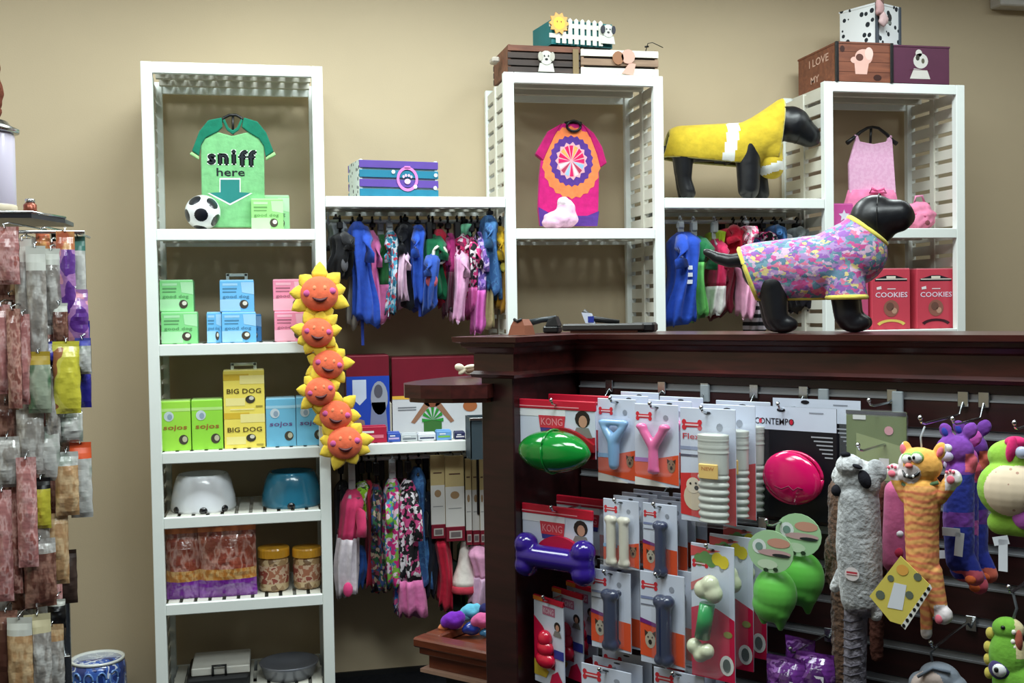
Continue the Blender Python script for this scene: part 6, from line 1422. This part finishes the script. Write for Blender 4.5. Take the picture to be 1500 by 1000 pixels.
# ================================================================== treat rack at the left edge
RY = -1.2
def rack():
    t = thing('treat_rack', 'chrome wire rack at the left edge, crowded with bagged treats', 'rack', (0, 0, 0))
    y = RY+.22; x0, x1 = -1.5, W(96, 500, y).x
    for x in (x0, (x0+x1)/2, x1-.02):
        MB().tube([(x, y, 0), (x, y, 1.84)], .012, M_chrome, 10).build('upright', t)
    for k in range(9):
        z = .2+.2*k; MB().tube([(x0, y-.014, z), (x1-.01, y-.014, z)], .005, M_chrome, 8).build('wire', t)
    b = MB()
    for xx in (x0, x1-.02): b.box(xx-.02, xx+.02, y-.2, y+.2, 0, .03, M_black, .004)
    b.build('feet', t)
    MB().tube([(x0, RY, W(60, 340, RY).z+.004), (W(124, 345, RY).x, RY, W(100, 342, RY).z+.004)], .005, M_chrome, 8).build('front_rail', t)
    for x in (x0+.05, W(112, 345, RY).x): 
        z = W(100, 342, RY).z+.004; MB().tube([(x, RY, z), (x, y, z)], .004, M_chrome, 8).build('rail_arm', t)
    # dark top shelf
    a = W(20, 326, RY); b = MB(); c = mat('dark_shelf', (38, 38, 44), .35)
    z = W(40, 320, RY).z; xr = W(80, 320, RY).x
    b.slab([(x0, RY-.02), (xr-.055, RY-.02), (xr, RY+.16), (xr, RY+.3), (x0, RY+.3)], z, z+.012, c); b.build('top_shelf', t)
    b = MB(); b.tube([(x0, RY-.02, z+.016), (xr-.055, RY-.02, z+.016), (xr, RY+.16, z+.016)], .004, M_chrome, 8); b.build('shelf_lip', t)
    return z+.012
RZ = rack()
def top_things():
    x1 = W(22, 240, RY+.1).x; R = .085; xc = x1-R; z1 = W(10, 196, RY+.1).z; h = z1-RZ
    t = thing('canister', 'tall purple and white canister with a chrome lid on the rack top', 'canister', (xc, RY+.1, RZ))
    m = ramp_mat('purple_white_label', 'wave', 2.2, [(.35, (150, 120, 196)), (.6, (214, 206, 226))], .35, rot=(0, math.pi/2, 0), coat=.4)
    MB().lathe([(R*.96, 0), (R, .004), (R, h*.97), (R*.96, h)], m, 28).build('body', t)
    MB().lathe([(R*1.02, 0), (R*1.02, .03), (R*.98, .036)], ink((220, 206, 180)), 28).build('base_band', t)
    b = MB(); b.lathe([(R*1.0, h), (R*1.14, h+.003), (R*1.16, h+.012), (R*.9, h+.022), (R*.8, h+.034), (R*.3, h+.036)], M_chrome, 28); b.build('lid', t)
    zt = RZ+h+.0365; xr = W(8, 140, RY+.1).x
    me = blob([('e', (0, 0, .075), (.055, .05, .075)), ('e', (.01, 0, .15), (.04, .04, .04)), ('e', (.03, -.01, .165), (.022, .022, .022)), ('e', (.02, -.02, .02), (.035, .035, .022))], .006, 4, [mat('dark_brown_plush', (104, 52, 34), .9, .2, bump=.4)], .003)
    tag(place('plush_toy', me, None, (xr-.06, RY+.1, zt)), 'dark reddish brown rounded toy on the chrome lid at the left edge', 'toy')
    v = W(42, 308, RY+.04); t = thing('small_jar', 'small copper and glass jar on the rack top beside the canister', 'jar', (v.x, RY+.06, RZ)); MB().lathe([(.016, 0), (.018, .01), (.018, .03), (.012, .036)], mat('copper', (150, 80, 60), .3, metal=.5), 16).build('body', t); MB().lathe([(.013, .036), (.013, .046), (.006, .048)], M_chrome, 16).build('cap', t)
top_things()
RAW = ramp_mat('rawhide_pieces', 'noise', 54, [(0, (120, 72, 66)), (.42, (156, 100, 92)), (.52, (196, 150, 138)), (.6, (140, 84, 74))], .25, .5, coat=.8, soft=True, stretch=(1, 1, .45))
PNKB = ramp_mat('pink_rawhide_pieces', 'noise', 46, [(0, (150, 90, 90)), (.45, (184, 124, 122)), (.55, (216, 170, 168)), (.62, (164, 98, 92))], .25, .5, coat=.8, soft=True, stretch=(1, 1, .45))
GRYB = ramp_mat('grey_clear_bag', 'noise', 39, [(0, (120, 116, 112)), (.45, (150, 144, 138)), (.56, (196, 194, 190))], .2, .5, coat=1, soft=True, stretch=(1, 1, .45))
BRNB = ramp_mat('brown_chews', 'noise', 50, [(0, (70, 42, 38)), (.45, (104, 64, 54)), (.56, (150, 110, 96))], .25, .5, coat=.8, soft=True, stretch=(1, 1, .45))
YELB = ramp_mat('yellow_bag', 'noise', 9, [(0, (214, 206, 70)), (.56, (222, 214, 96)), (.62, (170, 110, 70))], .3, .3, coat=.6)
BLUB = ramp_mat('blue_bag', 'noise', 10, [(0, (44, 42, 140)), (.5, (60, 60, 170)), (.58, (190, 190, 220)), (.64, (70, 50, 150))], .3, .3, coat=.6)
WHTB = ramp_mat('white_bag', 'noise', 25, [(0, (176, 178, 176)), (.5, (200, 200, 196)), (.6, (150, 160, 150))], .3, .3, coat=.6, soft=True, stretch=(1, 1, .45))
GRNB = ramp_mat('pale_green_bag', 'noise', 25, [(0, (140, 156, 130)), (.5, (166, 176, 156)), (.6, (84, 120, 90))], .3, .3, coat=.6, soft=True, stretch=(1, 1, .45))
PUPB = ramp_mat('purple_pink_bag', 'noise', 12, [(0, (96, 50, 140)), (.45, (170, 120, 180)), (.56, (214, 150, 170))], .3, .3, coat=.6)
ORNB = ramp_mat('orange_bag', 'noise', 32, [(0, (200, 130, 70)), (.45, (214, 160, 100)), (.56, (190, 100, 70))], .3, .3, coat=.6, soft=True, stretch=(1, 1, .45))
TANB = ramp_mat('tan_chews', 'noise', 46, [(0, (150, 108, 74)), (.45, (186, 146, 104)), (.56, (210, 180, 140))], .3, .4, coat=.6, soft=True, stretch=(1, 1, .45))
hdr = ink((206, 208, 200))
GR = 'bagged treats hanging on the left rack'
def rbag(label, px0, px1, pyt, pyb, y, m, topm=None, thick=.02):
    x0, x1 = W(px0, (pyt+pyb)/2, y).x, W(px1, (pyt+pyb)/2, y).x; zt, zb = W(px0, pyt, y).z, W(px0, pyb, y).z
    t = thing('treat_bag', label, 'treat bag', ((x0+x1)/2, y, zt), random.uniform(-.25, .25), GR); bag_mesh(t, (x1-x0)*1.22, (zt-zb)*1.06, m, thick, topm)
    b = MB(); b.tube([(0, 0, -.004), (0, -.012, .006), (0, .02, .012), (0, RY+.2-y if px1 < 86 else .04, .010)], .0025, M_chrome, 6); b.build('hook', t)
    return t
y0 = RY
rb = [
 ('rosy pink bag of chews at the top left corner of the rack', -8, 26, 332, 412, y0-.06, PNKB, None),
 ('grey clear bag with a white header, first in the top row', 24, 46, 350, 500, y0-.03, GRYB, hdr),
 ('grey clear bag with a white header, second in the top row', 42, 66, 360, 520, y0-.05, GRYB, hdr),
 ('grey clear bag with a white header, third in the top row', 66, 88, 364, 470, y0-.02, GRYB, hdr),
 ('small orange bag on the top rail, left', 54, 72, 338, 368, y0+.03, ORNB, None),
 ('orange and pink bag on the top rail, right', 86, 108, 338, 460, y0-.01, PUPB, ORNB),
 ('pale bag with a teal top at the right end of the top rail', 106, 124, 346, 440, y0+.02, WHTB, mat('teal_film', (70, 120, 110), .3)),
 ('purple bag under the orange and pink one', 96, 126, 424, 500, y0+.0, PUPB, None),
 ('deep blue bag at the right side of the rack', 104, 130, 470, 590, y0+.02, BLUB, None),
 ('blue and white bag below the teal topped one', 112, 132, 495, 545, y0-.02, WHTB, ink((80, 84, 170))),
 ('tan chew bag above the yellow one', 72, 96, 425, 500, y0+.0, TANB, None),
 ('brown chew bag with a white picture, above the yellow bag', 78, 98, 444, 500, y0-.03, BRNB, hdr),
 ('bright yellow bag with a brown picture', 82, 114, 500, 600, y0-.04, YELB, None),
 ('white print bag under the yellow one', 88, 118, 600, 645, y0-.01, WHTB, None),
 ('tall rosy bag in the second row, far left', -6, 14, 446, 570, y0-.07, PNKB, None),
 ('tall rosy bag in the second row, second from left', 12, 30, 452, 590, y0-.09, RAW, None),
 ('tall rosy bag in the second row, third from left', 28, 44, 460, 585, y0-.06, PNKB, None),
 ('dark bag behind the rosy second row', 4, 26, 432, 500, y0+.03, BRNB, None),
 ('brown and grey bag in the middle of the rack', 44, 74, 470, 560, y0-.02, RAW, GRYB),
 ('pale green bag with a yellow and navy top', 44, 72, 515, 600, y0-.06, GRNB, mat('yellow_navy_top', (176, 150, 50), .4)),
 ('small navy bag beside the pale green one', 64, 82, 500, 532, y0-.03, BLUB, None),
 ('grey green clear bag left of the yellow one', 68, 86, 540, 640, y0-.03, GRYB, None),
 ('dark brown bag at the left of the third row', -6, 22, 590, 650, y0-.02, BRNB, None),
 ('grey and maroon bag in the third row', 28, 62, 600, 690, y0-.04, GRYB, None),
 ('grey clear bag right of the grey and maroon one', 58, 86, 625, 700, y0-.03, WHTB, None),
 ('clear and blue bag in the third row, far left', -4, 26, 640, 710, y0-.08, GRYB, None),
 ('orange red and white bag at the right side of the third row', 106, 132, 648, 752, y0+.0, WHTB, mat('orange_red_film', (226, 92, 50), .35)),
 ('white and tan bag beside the orange red one', 84, 112, 662, 750, y0-.03, TANB, WHTB),
 ('long rosy bag in the fourth row, far left', -6, 16, 718, 872, y0-.08, PNKB, None),
 ('long rosy bag in the fourth row, second', 12, 30, 700, 860, y0-.06, RAW, None),
 ('long pink bag in the fourth row, third', 28, 52, 670, 822, y0-.09, PNKB, None),
 ('yellow bag with a black clip in the fourth row', 50, 72, 700, 770, y0-.04, YELB, M_black),
 ('grey clear bag behind the long pink ones', 46, 72, 750, 870, y0-.03, GRYB, None),
 ('tan orange chew bag tapering to a point', 74, 98, 752, 850, y0-.02, TANB, None),
 ('maroon bag low in the fourth row', 20, 50, 820, 890, y0-.02, BRNB, None),
 ('maroon and grey bag beside the tan orange one', 40, 78, 790, 884, y0-.06, BRNB, GRYB),
 ('tiny black bag at the right of the lowest row', 72, 94, 878, 918, y0-.02, M_black, hdr),
 ('dark umber bag behind the tan orange one', 84, 110, 806, 880, y0+.10, mat('dark_umber_film', (62, 46, 40), .5), None),
 ('cream bag in the lowest row, left', -4, 24, 895, 1010, y0-.06, mat('dark_brown_film', (84, 50, 40), .4), BRNB),
 ('pale tan bag in the lowest row, second', 14, 46, 905, 1020, y0-.09, TANB, hdr),
 ('grey and tan bag in the lowest row, third', 40, 72, 900, 1020, y0-.07, GRYB, mat('cream_film', (196, 186, 150), .4)),
 ('brown grey bag in the lowest row, right', 64, 92, 915, 1020, y0-.04, GRYB, TANB),
]
for r in rb: rbag(*r)
k_ = 0
for row, (ya, yb) in enumerate(((352, 470), (455, 560), (545, 660), (640, 740), (730, 830), (815, 900), (890, 1000))):
    for px in range(-8, 92 - (14 if row > 3 else 0), 19):
        k_ += 1; j = random.Random(k_).uniform(-6, 6)
        c_ = (k_*5) % 6; col_ = (px+8)//19
        rbag('%s bag of the rear layer, %s row from the top, %s' % (('grey clear', 'brown rosy', 'pale rosy', 'white', 'tan', 'dark brown')[c_], ('first', 'second', 'third', 'fourth', 'fifth', 'sixth', 'seventh')[row], ('at the left edge', 'second from the left', 'third from the left', 'fourth from the left', 'fifth from the left', 'sixth from the left')[col_]), px, px+21, ya+j, yb+j*2, y0+.05+.015*(k_ % 3), (GRYB, RAW, PNKB, WHTB, TANB, BRNB)[c_], (None, hdr, None)[k_ % 3])

bpy.data.scenes.remove(TMP)
